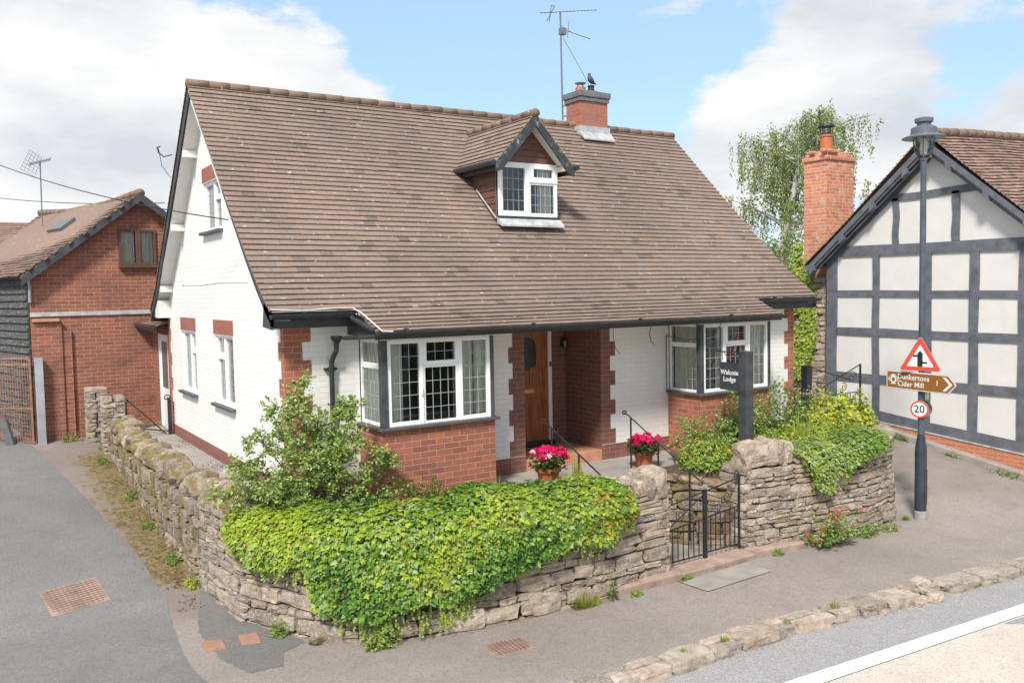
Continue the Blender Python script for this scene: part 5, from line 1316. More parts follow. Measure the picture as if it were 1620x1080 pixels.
# ------------------------------------------------------------------ text helper
def text_mesh(name,body,size,loc,ux,uz,matl,parent,depth=.002,align='CENTER',spacing=1.0):
    cu=bpy.data.curves.new(name,'FONT'); cu.body=body; cu.size=size; cu.align_x=align; cu.align_y='CENTER'; cu.extrude=depth/2; cu.space_character=spacing; cu.offset=size*.012
    o=bpy.data.objects.new(name,cu); col.objects.link(o)
    bpy.context.view_layer.update(); dg=bpy.context.evaluated_depsgraph_get(); me=bpy.data.meshes.new_from_object(o.evaluated_get(dg)); bpy.data.objects.remove(o); bpy.data.curves.remove(cu)
    ux=V(ux).normalized();uz=V(uz).normalized();n=ux.cross(uz)
    m_=Matrix.Identity(4)
    for i in range(3): m_[i][0],m_[i][1],m_[i][2],m_[i][3]=ux[i],uz[i],n[i],V(loc)[i]
    me.transform(m_); me.materials.clear(); me.materials.append(matl); me.name=name
    q=bpy.data.objects.new(name,me); col.objects.link(q)
    if parent: q.parent=parent; q.matrix_parent_inverse=Matrix.Translation(-parent_loc(parent))
    return q
# name sign on its black post
T=thing('name_sign_post','thick black square timber post in the bed with a scroll bracket near its top','post',(6.2,-1.72,-.15))
M=MB(); M.box(6.125,6.275,-1.795,-1.645,-.15,1.58); M.build('post',BLKW,T,bevel=.006)
M=MB(); M.beam((6.2,-1.645,1.555),(6.2,-1.16,1.555),.012,.016); M.beam((6.2,-1.64,1.30),(6.2,-1.64,1.56),.012,.016,(0,1,0)); Z_=(0,0,1)
M.loft([V((6.2,-1.645,1.28)).lerp(V((6.2,-1.30,1.545)),t/8)+V((0,-.0,-.045*math.sin(t/8*3.14))) for t in range(9)],.006,5)
scroll(M,(6.2,-1.56,1.47),(0,1,0),Z_,.06,1.4,.006); scroll(M,(6.2,-1.42,1.49),(0,1,0),Z_,.045,1.4,.006,start=2,sgn=-1); scroll(M,(6.2,-1.15,1.585),(0,1,0),Z_,.035,1.1,.007,start=4.7)
M.build('bracket',IRON,T)
T=thing('name_board','dark slate board lettered Walcote Lodge hanging from the bracket of the black post','sign',(6.2,-1.4,.9))
M=MB(); M.box(6.192,6.208,-1.64,-1.22,.99,1.40); M.build('board',BLUEB,T,bevel=.003)
M=MB(); 
for y in(-1.55,-1.27): M.loft([(6.2,y,1.42),(6.2,y,1.555)],.005,5)
M.build('hanger',IRON,T)
text_mesh('lettering','Walcote\nLodge',.10,(6.189,-1.415,1.20),(0,-1,0),(0,0,1),WHITEP,T)

# ------------------------------------------------------------------ lamp post and road signs
LX,LY=9.28,-2.50; LZ=g(LX,LY)
T=thing('lamp_post','tall dark blue grey street lamp post with a wide hooded lantern','street lamp',(LX,LY,LZ))
M=MB(); M.lathe([(.094,-.02),(.094,.13),(.09,.14),(.0,.14)],(LX,LY,LZ),18); M.build('footing',plain('bare_footing_metal',(.30,.31,.32),.8,.2,9),T)
M=MB(); M.lathe([(.088,.14),(.088,1.08),(.08,1.17),(.060,1.28),(.056,1.32),(.052,1.34),(.0,1.345)],(LX,LY,LZ),20); M.box(LX-.03,LX+.03,LY-.094,LY-.08,LZ+.25,LZ+.8); M.build('column',[POLE],T,smooth=False); M=MB(); M.lathe([(.051,1.346),(.050,2.0),(.047,4.0),(.043,5.62),(.0,5.62)],(LX,LY,LZ),20); M.build('upper_column',plain('upper_pole_paint',(.075,.088,.115),.45,.25,5),T)
def shrinkL(o):
    for v in o.data.vertices: d_=v.co-V((LX,LY,zt)); v.co=V((LX+d_.x,LY+d_.y,zt+d_.z*.68))
M=MB(); zt=LZ+5.58
M.lathe([(.055,0),(.06,.05),(.075,.06),(.0,.06)],(LX,LY,zt),16)
for k in range(4):
    a=k*math.pi/2+.5; M.loft([(LX+math.cos(a)*r,LY+math.sin(a)*r,zt+z) for r,z in((.06,.04),(.10,.14),(.135,.30),(.15,.46),(.15,.54))],.010,6)
shrinkL(M.build('lantern_frame',LAMPG,T))
M=MB(); M.lathe([(.06,.06),(.095,.16),(.125,.32),(.135,.50),(.135,.53)],(LX,LY,zt),20); shrinkL(M.build('lantern_glass',GLASS,T,smooth=True))
M=MB(); M.lathe([(.04,.12),(.05,.30),(.045,.50),(.0,.50)],(LX,LY,zt),12); shrinkL(M.build('lamp_bulb',plain('frosted_glass',(.75,.75,.72),.3,.03),T))
M=MB(); M.lathe([(.31,.49),(.315,.505),(.29,.53),(.20,.575),(.19,.58),(.185,.72),(.16,.745),(.10,.77),(.10,.83),(.13,.85),(.135,.93),(.10,.95),(.0,.955)],(LX,LY,zt),24); M.lathe([(.0,.52),(.30,.50)],(LX,LY,zt),24); shrinkL(M.build('lantern_hood',LAMPG,T,smooth=False))
def sign_frame(az):   # az: azimuth of the sign's right-hand direction
    u=V((math.sin(R(az)),math.cos(R(az)),0)); n=V((0,0,1)).cross(u)*-1; n=u.cross(V((0,0,1)))
    return u,n
def flatpoly(M,o,u,n,pts,f,t=.003):
    M.extr([V(o)+u*a+V((0,0,b))+n*(f-t) for a,b in pts],n*t)
def rounded(pts,r,k=5):
    out=[]; n=len(pts)
    for i in range(n):
        p=V((*pts[i],0)); a=(V((*pts[i-1],0))-p).normalized(); b=(V((*pts[(i+1)%n],0))-p).normalized(); ang=a.angle(b); d=r/math.tan(ang/2); c=p+(a+b).normalized()*(r/math.sin(ang/2))
        s=p+a*d; e=p+b*d; va=s-c; vb=e-c
        for j in range(k+1):
            t=j/k; v=(va*(1-t)+vb*t).normalized()*r; out.append((c.x+v.x,c.y+v.y))
    return out
# triangle
u,n=sign_frame(166); o=V((LX,LY,LZ))+n*.075+V((0,0,2.36))+u*.0
T=thing('warning_sign','red bordered triangular road sign with a black staggered junction symbol','road sign',tuple(o))
tri=[(-.37,-.02),(.37,-.02),(.0,.625)]
M=MB(); flatpoly(M,o,u,n,rounded(tri,.035),0,.006); M.build('backing',SGREY,T)
M=MB(); flatpoly(M,o,u,n,rounded([(-.355,-.010),(.355,-.010),(.0,.605)],.03),.004,.003); M.build('red_border',REDP,T)
M=MB(); flatpoly(M,o,u,n,rounded([(-.235,.058),(.235,.058),(.0,.463)],.012),.008,.003); M.build('white_field',WHITEP,T)
M=MB(); flatpoly(M,o,u,n,[(-.045,.062),(.045,.062),(.045,.30),(.0,.345),(-.045,.30)],.0115,.003); flatpoly(M,o,u,n,[(-.125,.235),(-.046,.235),(-.046,.268),(-.125,.268)],.0115,.003); flatpoly(M,o,u,n,[(.046,.115),(.125,.115),(.125,.148),(.046,.148)],.0115,.003); M.build('symbol',BLACKP,T)
M=MB(); M.box(LX-.07,LX+.07,LY-.07,LY+.07,LZ+2.5,LZ+2.53); M.build('clip',SGREY,T)
# brown direction sign
u,n=sign_frame(188); o=V((LX,LY,LZ))+n*.09+V((0,0,2.175))+u*.05
T=thing('direction_sign','brown arrow shaped tourist sign reading Dunkertons Cider Mill 1','road sign',tuple(o))
W2=.74; hh=.165
pts=lambda e: [(-W2+e,-hh+e),(W2-.16-e*.4,-hh+e),(W2-e*1.2,0),(W2-.16-e*.4,hh-e),(-W2+e,hh-e)]
M=MB(); flatpoly(M,o,u,n,rounded(pts(-.006),.03),0,.012); M.build('backing',SGREY,T)
M=MB(); flatpoly(M,o,u,n,rounded(pts(.0),.028),.003,.003); M.build('white_border',WHITEP,T)
M=MB(); flatpoly(M,o,u,n,rounded(pts(.017),.018),.0062,.003); M.build('brown_field',BROWNP,T)
M=MB(); flatpoly(M,o,u,n,[(.47,.12),(.535,.12),(.665,.0),(.535,-.12),(.47,-.12),(.60,0)],.0094,.003)
# two-handled mug
for sx in(-1,1):
    P=[(-.585+sx*(.07+.035*math.sin(t*math.pi/8)),.05-.085*t/8) for t in range(9)]; 
    for a,b in zip(P,P[1:]): flatpoly(M,o,u,n,[(a[0]-.008,a[1]),(a[0]+.008,a[1]),(b[0]+.008,b[1]),(b[0]-.008,b[1])],.0094,.003)
ringp=[(-.585+.068*math.cos(t*math.pi/12),.0+.068*math.sin(t*math.pi/12)*.95) for t in range(24)]; rin=[(-.585+.040*math.cos(t*math.pi/12),.0+.040*math.sin(t*math.pi/12)) for t in range(24)]
for i in range(24): flatpoly(M,o,u,n,[ringp[i],ringp[(i+1)%24],rin[(i+1)%24],rin[i]],.0094,.003)
flatpoly(M,o,u,n,[(-.655,.06),(-.515,.06),(-.535,.085),(-.635,.085)],.0096,.003); flatpoly(M,o,u,n,[(-.64,-.085),(-.53,-.085),(-.54,-.065),(-.63,-.065)],.0096,.003); flatpoly(M,o,u,n,[(-.61,.09),(-.56,.09),(-.585,.108)],.0096,.003)
M.build('symbol',WHITEP,T)
text_mesh('lettering','Dunkertons',.135,o+n*.010+u*-.145+V((0,0,.062)),u,(0,0,1),WHITEP,T,spacing=1.05)
text_mesh('lettering','Cider Mill',.135,o+n*.010+u*-.20+V((0,0,-.068)),u,(0,0,1),WHITEP,T,spacing=1.05)
text_mesh('lettering','1',.135,o+n*.010+u*.36,u,(0,0,1),WHITEP,T)
M=MB(); M.box(LX-.07,LX+.07,LY-.07,LY+.07,LZ+2.15,LZ+2.18); M.build('clip',SGREY,T)
# 20 sign
u,n=sign_frame(160); o=V((LX,LY,LZ))+n*.08+V((0,0,1.745))+u*-.01
def disc(M,o,u,n,r0,f,t=.003,k=36): flatpoly(M,o,u,n,[(r0*math.cos(i*2*math.pi/k),r0*math.sin(i*2*math.pi/k)) for i in range(k)],f,t)
T=thing('speed_limit_sign','round white sign with red ring reading 20 on the lamp post','road sign',tuple(o))
M=MB(); disc(M,o,u,n,.158,0,.008); M.build('backing',SGREY,T); M=MB(); disc(M,o,u,n,.153,.004); M.build('red_ring',REDP,T); M=MB(); disc(M,o,u,n,.124,.008); M.build('white_field',WHITEP,T)
text_mesh('lettering','20',.185,o+n*.0105,u,(0,0,1),BLACKP,T)
T=thing('road_sign_back','plain grey back of a round sign facing away on the lamp post','road sign',tuple(o))
u2,n2=sign_frame(352); o2=V((LX,LY,LZ))+n2*.10+V((0,0,1.74)); M=MB(); disc(M,o2,u2,n2,.158,0,.006); M.build('backing',SGREY,T); M=MB(); disc(M,o2,u2,n2,.150,.004); M.build('face',WHITEP,T)
M=MB(); M.box(LX+.0,LX+.03,LY-.10,LY-.06,LZ+1.90,LZ+2.06); tag(M.build('post_tag',plain('yellow_tag',(.75,.68,.42))),'small pale vertical label on the lamp post below the brown sign','label')
for q in list(bpy.data.objects):
    if q.type=='EMPTY' and q.get('category')=='road sign':
        o_=V(q.location)
        for ch_ in q.children:
            for v in ch_.data.vertices: v.co=o_+(v.co-o_)*.86
# ------------------------------------------------------------------ timber framed house
T=TH=thing('timber_framed_house','pale panelled gable with grey blue timber framing on an orange brick plinth','house',(12.5,-.7,-.6))
X0=12.5; YA=-.72; YL,YR_=1.70,-3.14
M=MB()
def tt(y): return 5.16-.865*abs(y-YA)-.02
wallgrid(M,(X0,YR_,0),(0,1,0),(-1,0,0),YL-YR_,-.9,lambda q: tt(YR_+q),[],br=[YA-YR_])
wallgrid(M,(X0,YL,0),(1,0,0),(0,1,0),13,-.9,3.0,[]); wallgrid(M,(X0,YR_,0),(1,0,0),(0,-1,0),13,-.9,3.0,[]); wallgrid(M,(X0+13,YR_,0),(0,1,0),(1,0,0),YL-YR_,-.9,lambda q: tt(YR_+q),[],br=[YA-YR_])
M.build('infill_panel',CREAMP,TH)
def tb(pts,name='timber',x=-.03,rgx=random.Random(3)):
    """timber from (y,z) to (y,z), width w; gently wavy like an old beam"""
    M=MB()
    (ya,za),(yb,zb),w_=pts; n=7; a=V((0,ya,za)); b=V((0,yb,zb)); d=(b-a).normalized(); s=V((0,-d.z,d.y)); P=[];Q=[]; ph=rgx.uniform(0,9)
    for i in range(n+1):
        t=i/n; wob=.022*mnoise.noise(V((t*2.5+ph,ph,0))); ww=w_/2*(1+.12*mnoise.noise(V((t*3,ph,5)))); c=a.lerp(b,t)+s*wob; P.append(c+s*ww); Q.append(c-s*ww)
    for i in range(n):
        q=[P[i],P[i+1],Q[i+1],Q[i]]; M.extr([(X0+x,p.y,p.z) for p in q],(.05,0,0))
    return M
def timber(ya,za,yb,zb,w_,x=-.03): tb(((ya,za),(yb,zb),w_),x=x).build(('post' if abs(ya-yb)<.3 else 'rail' if abs(za-zb)<.6 else 'rafter'),TIMB,TH)
timber(YL-.0,3.20,YR_,3.17,.21,-.036)
timber(1.42,2.33,-3.1,2.27,.13); timber(1.42,1.54,-3.1,1.49,.15); timber(1.42,.57,-3.1,.53,.17); timber(YL,-.08,-3.14,-.52,.215,-.038)
for y,w_,z0 in((1.555,.25,-.0),(.50,.15,-.13),(-.61,.16,-.22),(-1.52,.17,-.32),(-2.42,.19,-.40)): timber(y,z0,y+.0,3.1,w_,-.033)
timber(.07,3.29,.07,4.20,.13); timber(-1.16,3.29,-1.16,4.22,.15); timber(.42,4.20,-1.72,4.25,.13)
timber(YL+.02,3.02,YA,5.03,.19,-.045); timber(YR_+.1,3.08,YA,5.03,.19,-.0455)
def pegs():
    M=MB(); rg=random.Random(6)
    for y in(1.5,.5,-.61,-1.52,-2.42):
        for z in(2.30,1.51,.55,3.16):
            for dy,dz in((-.045,.03),(.045,-.03)): M.loft([(X0-.045,y+dy,z+dz),(X0-.02,y+dy,z+dz)],.011,6)
    M.build('peg',TIMB,TH)
pegs()
M=MB(); P=[(YL+.28,2.93),(1.0,3.66),(.3,4.27),(YA,5.20)]
def bb(Pts,x,t,o,h):
    for (ya,za),(yb,zb) in zip(Pts,Pts[1:]): M.extr([(x,ya,za-o),(x,yb,zb-o),(x,yb,zb-o-h),(x,ya,za-o-h)],(t,0,0))
YE=YL+.30
bb([(YE,2.93),(YA,5.22)],X0-.30,.035,.03,.13); bb([(YR_-.30,2.93),(YA,5.22)],X0-.30,.035,.03,.13)
bb([(YE,2.93),(YA,5.22)],X0-.265,.03,.165,.05); bb([(YR_-.30,2.93),(YA,5.22)],X0-.265,.03,.165,.05)
bb([(YE,2.93),(YA,5.22)],X0-.20,.03,.235,.04); bb([(YR_-.30,2.93),(YA,5.22)],X0-.20,.03,.235,.04)
for s,ye in((1,YE),(-1,YR_-.30)):
    for t in(.03,.30,.56,.82):
        y=ye+(YA-ye)*t; z=2.93+2.29*t; M.extr([(X0-.31,y,z-.04),(X0-.31,y-s*.11,z-.04+.095),(X0-.31,y-s*.11,z-.17),(X0-.31,y,z-.265)],(.11,0,0))
M.extr([(X0-.31,YA+.11,5.06),(X0-.31,YA,5.20),(X0-.31,YA-.11,5.06),(X0-.31,YA-.11,4.85),(X0-.31,YA,4.93),(X0-.31,YA+.11,4.85)],(.10,0,0))
M.build('bargeboard',TIMB,TH)
M=MB()
for s,ye in((1,YE),(-1,YR_-.30)): M.face([(X0-.27,ye,2.83),(X0,ye,2.83),(X0,YA,5.12),(X0-.27,YA,5.12)])
M.build('soffit',TIMB,TH)
M=MB(); 
M.prism([(X0-.0,YR_),(X0-.0,YL),(X0+.3,YL),(X0+.3,YR_)],-1.6,-.9)
# plinth follows the sloping sill beam
P=[(YR_-.02,-1.7),(YL+.02,-1.7),(YL+.02,-.19),(YR_-.02,-.63)]
M.extr([(X0-.045,a,b) for a,b in P],(.2,0,0)); M.build('plinth',BRT,TH)
M=MB(); P=[(YR_-.1,-.63),(YL+.1,-.19),(YL+.1,-.165),(YR_-.1,-.605)]; M.extr([(X0-.062,a,b) for a,b in P],(.06,0,0)); M.build('lead_strip',LEAD,TH)
M=MB(); P=[(YR_-.3,-1.9),(YL+.1,-1.9),(YL+.1,g(X0,YL)+.12),(0,g(X0,0)+.11),(YR_-.3,g(X0,YR_)+.10)]; M.extr([(X0-.24,a,b) for a,b in P],(.2,0,0)); struct(M.build('plinth_kerb',CONC,bevel=.015))
M=MB()
def zs_base(p): return (1,1,1)
tile_slope(M,(0,YA,0),(1,0,0),(0,1,0),[(0,5.33),(1.3,4.17),(2.2,3.40),(YE-YA+.06,2.94)],X0-.32,X0+13,.10,.165,seed=31,cvar=.3,wob=.012)
tile_slope(M,(0,YA,0),(1,0,0),(0,-1,0),[(0,5.33),(1.3,4.17),(2.2,3.40),(YE-YA+.06,2.94)],X0-.32,X0+13,.10,.165,seed=32,cvar=.3,wob=.012)
for s in(-1,1): M.face([(X0-.28,YA,5.30),(X0+13,YA,5.30),(X0+13,YA+s*(YE-YA),2.90),(X0-.28,YA+s*(YE-YA),2.90)])
r_=M.build('roof',TILE2,TH); me=r_.data
for v in me.vertices: v.co.z+= .18*min(1,max(0,(v.co.x-X0)/3))-.02*math.sin(v.co.x*1.3)+ (.012*mnoise.noise(v.co*1.5))
M=MB(); ridge_tiles(M,((X0-.32,YA,5.34),(X0+13,YA,5.34)),.12,.32,9,.8); rr_=M.build('ridge',RIDGE,r_,smooth=True)
for v in rr_.data.vertices: v.co.z+= .18*min(1,max(0,(v.co.x-X0)/3))-.02*math.sin(v.co.x*1.3)
# its side chimney on a stone base
KX0,KX1,KY0,KY1=12.85,13.78,1.97,2.58
CT=thing('brick_chimney','tall weathered orange brick chimney stack with lime patches behind the timber framed house','chimney',(13.5,2.4,-.5)) if False else TH
M=MB(); M.box(KX0,KX1,KY0,KY1,2.6,5.25); ck=M.build('chimney',BRC,TH)
M=MB(); M.box(KX0-.03,KX1+.03,KY0-.03,KY1+.03,5.252,5.34); M.box(KX0+.02,KX1-.02,KY0+.02,KY1-.02,5.342,5.42)
for i in range(26):
    a=rng.random(); side_=rng.randrange(4); x=KX0+a*(KX1-KX0); y=KY0+rng.random()*(KY1-KY0); stone(M,(x,y,5.44),(1,0,0),(0,1,0),(0,0,1),.11,.06,.035,stone_col(rng),TPL,.12)
M.build('chimney_crown',BRC,ck)
M=MB(); M.lathe([(.16,0),(.14,.05),(.13,.36),(.15,.38),(.15,.42),(.11,.42)],((KX0+KX1)/2-.12,2.25,5.42),20); M.build('chimney_pot',TERRA,ck)
M=MB(); cx_,cy_=(KX0+KX1)/2-.12,2.25
M.lathe([(.13,.42),(.13,.45),(.0,.45)],(cx_,cy_,5.42),16); M.lathe([(.19,.60),(.16,.66),(.0,.69)],(cx_,cy_,5.42),18)
for k in range(6): M.beam((cx_+.12*math.cos(k*1.05),cy_+.12*math.sin(k*1.05),5.86),(cx_+.14*math.cos(k*1.05),cy_+.14*math.sin(k*1.05),6.03),.012,.012)
M.build('cowl',IRON,ck)
M=MB(); M.box(KX0-.15,KX1+.2,KY0-.1,KY1+.3,-1.0,2.62); M.build('chimney_base',MORT,TH)
PB=[(KX0-.16,KY1+.3),(KX0-.16,KY0-.12),(KX1,KY0-.12)]
M=MB(); rubble_face(M,PB,lambda s:2.6,1,lambda x,y:-.6,71,cmin=.09,cmax=.16,lmin=.15,lmax=.4,batter=0,depth=.07,s0=.0)
def rubble_tall(M,P,z0,z1,seed):
    rg=random.Random(seed); at,L=path_sampler(P); z=z0
    while z<z1:
        h=rg.uniform(.09,.16); s=0
        while s<L:
            l=rg.uniform(.15,.4); b=min(s+l,L); c,d=at((s+b)/2); n=V((d.y,-d.x,0)); stone(M,c-n*.03+V((0,0,z+h/2)),d,n,(0,0,1),(b-s)/2-.005,.07,h/2-.005,stone_col(rg),TPL,.1,rg); s+=l
        z+=h
rubble_tall(M,PB,.35,2.6,72); M.build('stone_face',STONE,TH)
def ivy_col():
    rg=random.Random(66); M=MB()
    for i in range(9000):
        z=rg.uniform(.0,3.45); t=(z)/3.2; 
        wdt=lerp_t([(0,.15),(.8,.35),(1.5,.7),(2.4,.85),(3.0,.6),(3.45,.2)],z); q=rg.uniform(-.2,1)*wdt
        if mnoise.noise(V((q*3,z*2,6)))<-.28: continue
        if q<.55: p=V((KX0-.20-.10*rg.random(),KY0-.15+.75-q*.9,z)); n=V((-1,-.2,.2))
        else: p=V((KX0-.2+(q-.55)*1.2,KY0-.2-.12*rg.random(),z)); n=V((-.2,-1,.2))
        if rg.random()<.35: p=V((KX0-.16+rg.random()*.6*wdt,KY0-.22-.06*rg.random(),z)); n=V((-.2,-1,.2))
        nn=(n+rndv(rg)*.5).normalized(); u=(V((0,0,-1))+rndv(rg)*.6).normalized(); u=(u-nn*u.dot(nn)).normalized(); l=.07*rg.uniform(.6,1.2)
        leafface(M,p,nn,u,l,l,vary(rg,PAL[rg.choice(['ivy_y','ivy_y','gold','ivy_p','ivy_g'])],.25),'ivy')
    tag(M.build('climbing_ivy',LEAF),'yellow green ivy climbing the stone base of the orange brick chimney','ivy')
ivy_col()

# ------------------------------------------------------------------ barn on the left
B=thing('brick_barn','red brick gabled outbuilding with black weatherboard side and tiled roof beyond the lane','barn',(-.1,8.5,-.3))
ax=V((-.235,.972,0)).normalized()      # ridge direction, going away
GA=V((-2.13,8.5,0)); GB=V((2.05,8.5,0)); gy=8.5; LEN=5.4; APX=-.12; APZ=4.60; EVZ=2.96
def bt_(x): return APZ-.80*abs(x-APX)-.06
M=MB(); wallgrid(M,(GA.x,gy,0),(1,0,0),(0,-1,0),4.18,2.24,lambda u:bt_(GA.x+u),[(1.60,2.30,3.16,3.88)],br=[APX-GA.x]); M.build('upper_wall',BRB,B)
M=MB(); wallgrid(M,(GA.x,gy,0),(1,0,0),(0,-1,0),4.18,-.8,2.18,[]); M.box(GA.x+.0,-1.62,gy-.10,gy-.0,-.8,2.08); M.box(-1.75,-1.45,gy-.06,gy,-.8,1.9); M.build('lower_wall',BRB,B)
M=MB(); M.box(GA.x-.01,GB.x,gy-.03,gy+.02,2.18,2.26); M.build('flashing_band',LEAD,B)
M=MB(); M.box(GA.x+.02,-1.66,gy-.16,gy-.02,2.082,2.14); M.build('pier_cap',TERRAT,B)
window(B,(GA.x+1.60,gy-.03,3.16),(1,0,0),(0,-1,0),.70,.72,[(0,.36,0,.72,True),(.36,.70,0,.72,True)],None,((.04,.30),(.40,.66)),frame=BROWNW,sill=(.08,BROWNW,.02),fb=.03,sb=.045,label='brown timber gable window with pale curtains')
M=MB(); z=-.7; sd_=GA; nrm_=V((-ax.y,ax.x,0)); 
k=0
while z<2.9:
    h=.145; a=GA+V((-.02,.02,z)); b=GA+ax*LEN+V((-.02,0,z)); jz=.006*math.sin(k*7.3); k+=1
    M.extr([a+nrm_*.05+V((0,0,jz)),a+nrm_*.006+V((0,0,h+.02)),a+nrm_*-.01+V((0,0,h+.02)),a+nrm_*-.0+V((0,0,jz))],ax*LEN); z+=h
M.build('weatherboard',WBOARD,B)
M=MB(); M.face([GA+V((0,0,-.8)),GA+ax*LEN+V((0,0,-.8)),GA+ax*LEN+V((0,0,2.9)),GA+V((0,0,2.9))]); e=GA+ax*LEN; f=GB+ax*LEN; M.face([e+V((0,0,-.8)),f+V((0,0,-.8)),f+V((0,0,2.9)),V((APX,8.5,0))+ax*LEN+V((0,0,4.5)),e+V((0,0,2.9))]); M.face([GB+V((0,0,-.8)),f+V((0,0,-.8)),f+V((0,0,2.9)),GB+V((0,0,2.9))]); M.build('rear_wall',BRB,B)
M=MB(); O=V((APX,8.28,0)); Hl=V((-1,0,0)); 
hp=[(0,APZ),(1.05,APZ-.86),(2.15,EVZ-.02)]
# the roof slopes are skewed with the ridge, so each slope is laid in the ridge's own frame
pr1=V((-ax.y,ax.x,0))
tile_slope(M,O,ax,pr1,hp,-.0,LEN+.2,.105,.165,seed=41,cvar=.25,wob=.012,keep=lambda p: p.y>8.26-.0*(p.x))
tile_slope(M,O,ax,-pr1,hp,-.0,LEN+.2,.105,.165,seed=42,cvar=.25,wob=.012,keep=lambda p:p.y>8.26)
# wedge in front of the skew
tile_slope(M,V((APX,8.28,0)),(0,1,0),(-1,0,0),hp,.0,.62,.105,.165,seed=43,cvar=.25,wob=.01)
for s in(1,-1): M.face([O+V((0,0,APZ-.02)),O+ax*(LEN+.2)+V((0,0,APZ-.02)),O+ax*(LEN+.2)+pr1*s*2.15+V((0,0,EVZ-.05)),O+V((-2.15*s,0,EVZ-.05))])
br_=M.build('roof',TILE3,B)
for v in br_.data.vertices: v.co.z-=.13*math.sin(math.pi*max(0,min(1,(v.co.y-8.3)/5.4)))*max(0,(v.co.z-3.0)/1.6)
M=MB()
at5=[O+ax*t+V((0,0,APZ-.13*math.sin(math.pi*t/5.4))) for t in(0,.9,1.8,2.7,3.6,4.5,5.6)]
for i in range(6): ridge_tiles(M,(at5[i],at5[i+1]),.10,.3,50+i,.8)
M.build('ridge',RIDGE,br_,smooth=True)
M=MB()
for s in(-1,1): M.extr([(APX,8.26,APZ-.0),(APX+s*2.15,8.26,EVZ-.03),(APX+s*2.15,8.26,EVZ-.20),(APX,8.26,APZ-.17)],(0,.035,0))
M.build('bargeboard',BLKW,B)
M=MB()
for t0,t1,q0,q1 in((1.9,2.7,.55,.85),):
    def pp(t,q,h=.03): return O+ax*t+pr1*q+V((0,0,APZ-.80*q-.03+h))
    P=[pp(t0,q0),pp(t1,q0),pp(t1,q1),pp(t0,q1)]; M.extr(P,V((-.03,0,.06))); M.cut()
M.build('roof_light',plain('roof_light_frame',(.10,.105,.11),.3,.2),br_)
M=MB()
for t0,t1,q0,q1 in((1.96,2.64,.59,.81),):
    P=[pp(t0,q0,.095),pp(t1,q0,.095),pp(t1,q1,.095),pp(t0,q1,.095)]; M.extr(P,V((-.004,0,.006))); M.cut()
M.build('roof_light_glass',plain('roof_light_glass',(.16,.18,.21),.1,.1),br_)
M=MB(); gutter(M,0,1,0,0) if False else M.loft([GA+V((-.10,-.15,EVZ-.02)),GA+ax*LEN+V((-.10,0,EVZ-.02))],.045,8); M.build('gutter',BLK,B)
M=MB(); M.loft([GA+V((-.02,-.05,2.92)),GA+V((.01,-.04,2.75)),GA+V((.0,-.04,2.45))],.03,8); M.build('downpipe',WIREW if False else GALV,B)
# lean-to at the back of the white house with its door
M=MB(); wallgrid(M,(.03,YD,0),(0,1,0),(-1,0,0),1.8,-.4,1.95,[(.30,1.20,-.4,1.80)]); wallgrid(M,(.03,YD,0),(0,1,0),(-1,0,0),.01,-.4,.0,[]); M.build('rear_wall',BRB,H)
M=MB(); M.box(.06,.10,YD+.36,YD+1.14,-.08,1.78); M.build('back_door',PVC,H,bevel=.004)
M=MB(); M.box(.03,.09,YD+.30,YD+.36,-.1,1.85); M.box(.03,.09,YD+1.14,YD+1.20,-.1,1.85); M.build('door_frame',PVC,H)
M=MB(); M.box(.05,.062,YD+.50,YD+1.0,.75,1.65); M.build('door_glass',plain('dark_pane',(.10,.11,.12),.15,.2),H)
M=MB(); tile_slope(M,(0,YD,0),(0,1,0),(-1,0,0),[(-1.4,2.75),(-.3,2.12),(.22,1.98)],.02,1.75,.105,.165,seed=60,cvar=.25,keep=lambda p:p.x<.02 or True); M.build('lean_to_roof',TILE3,H)
M=MB(); M.loft([(-.27,YD+.0,1.96),(-.27,YD+1.78,1.96)],.045,8); M.box(-.24,-.21,YD+.02,YD+1.76,1.86,1.97); M.build('gutter',BLK,H)
# far roof
FR=thing('far_house','brown tiled roof of a house showing behind the left barn','house',(-2.5,22,0))
M=MB(); M.box(-7,-.9,20.3,25,-1,3.4); M.build('wall',BRB,FR)
M=MB(); tile_slope(M,(0,22.6,0),(1,0,0),(0,-1,0),[(0,5.05),(2.6,3.4)],-7.2,-.75,.13,.2,seed=80); tile_slope(M,(0,22.6,0),(1,0,0),(0,1,0),[(0,5.05),(2.6,3.4)],-7.2,-.75,.13,.2,seed=81); M.face([(-7,20.2,3.35),(-.9,20.2,3.35),(-.9,22.6,5.0),(-7,22.6,5.0)]); M.build('roof',TILE2,FR)
M=MB(); M.loft([(-1.58,12.0,3.6),(-1.56,12.0,5.62)],.016,6)
T=thing('tv_aerial','grid backed television aerial on a thin mast above the barn roof','aerial',(-1.57,12,4.3)); M.build('mast',ALU,T)
M=MB(); yagi(M,(-1.80,11.7,5.50),(-1.32,12.3,5.72),14,.10,(.5,-.3,1),.006); M.build('antenna',ALU,T)
M=MB()
for i in range(7): M.loft([(-1.98+.035*i,11.6,5.38+.07*i-.0),(-1.66+.02*i,11.8,5.22+.07*i)],.004,4)
for i in range(5): M.loft([(-1.98+.07*i,11.6,5.38-.03*i),(-1.78+.06*i,11.6,5.80-.03*i)],.004,4)
M.build('reflector',ALU,T)

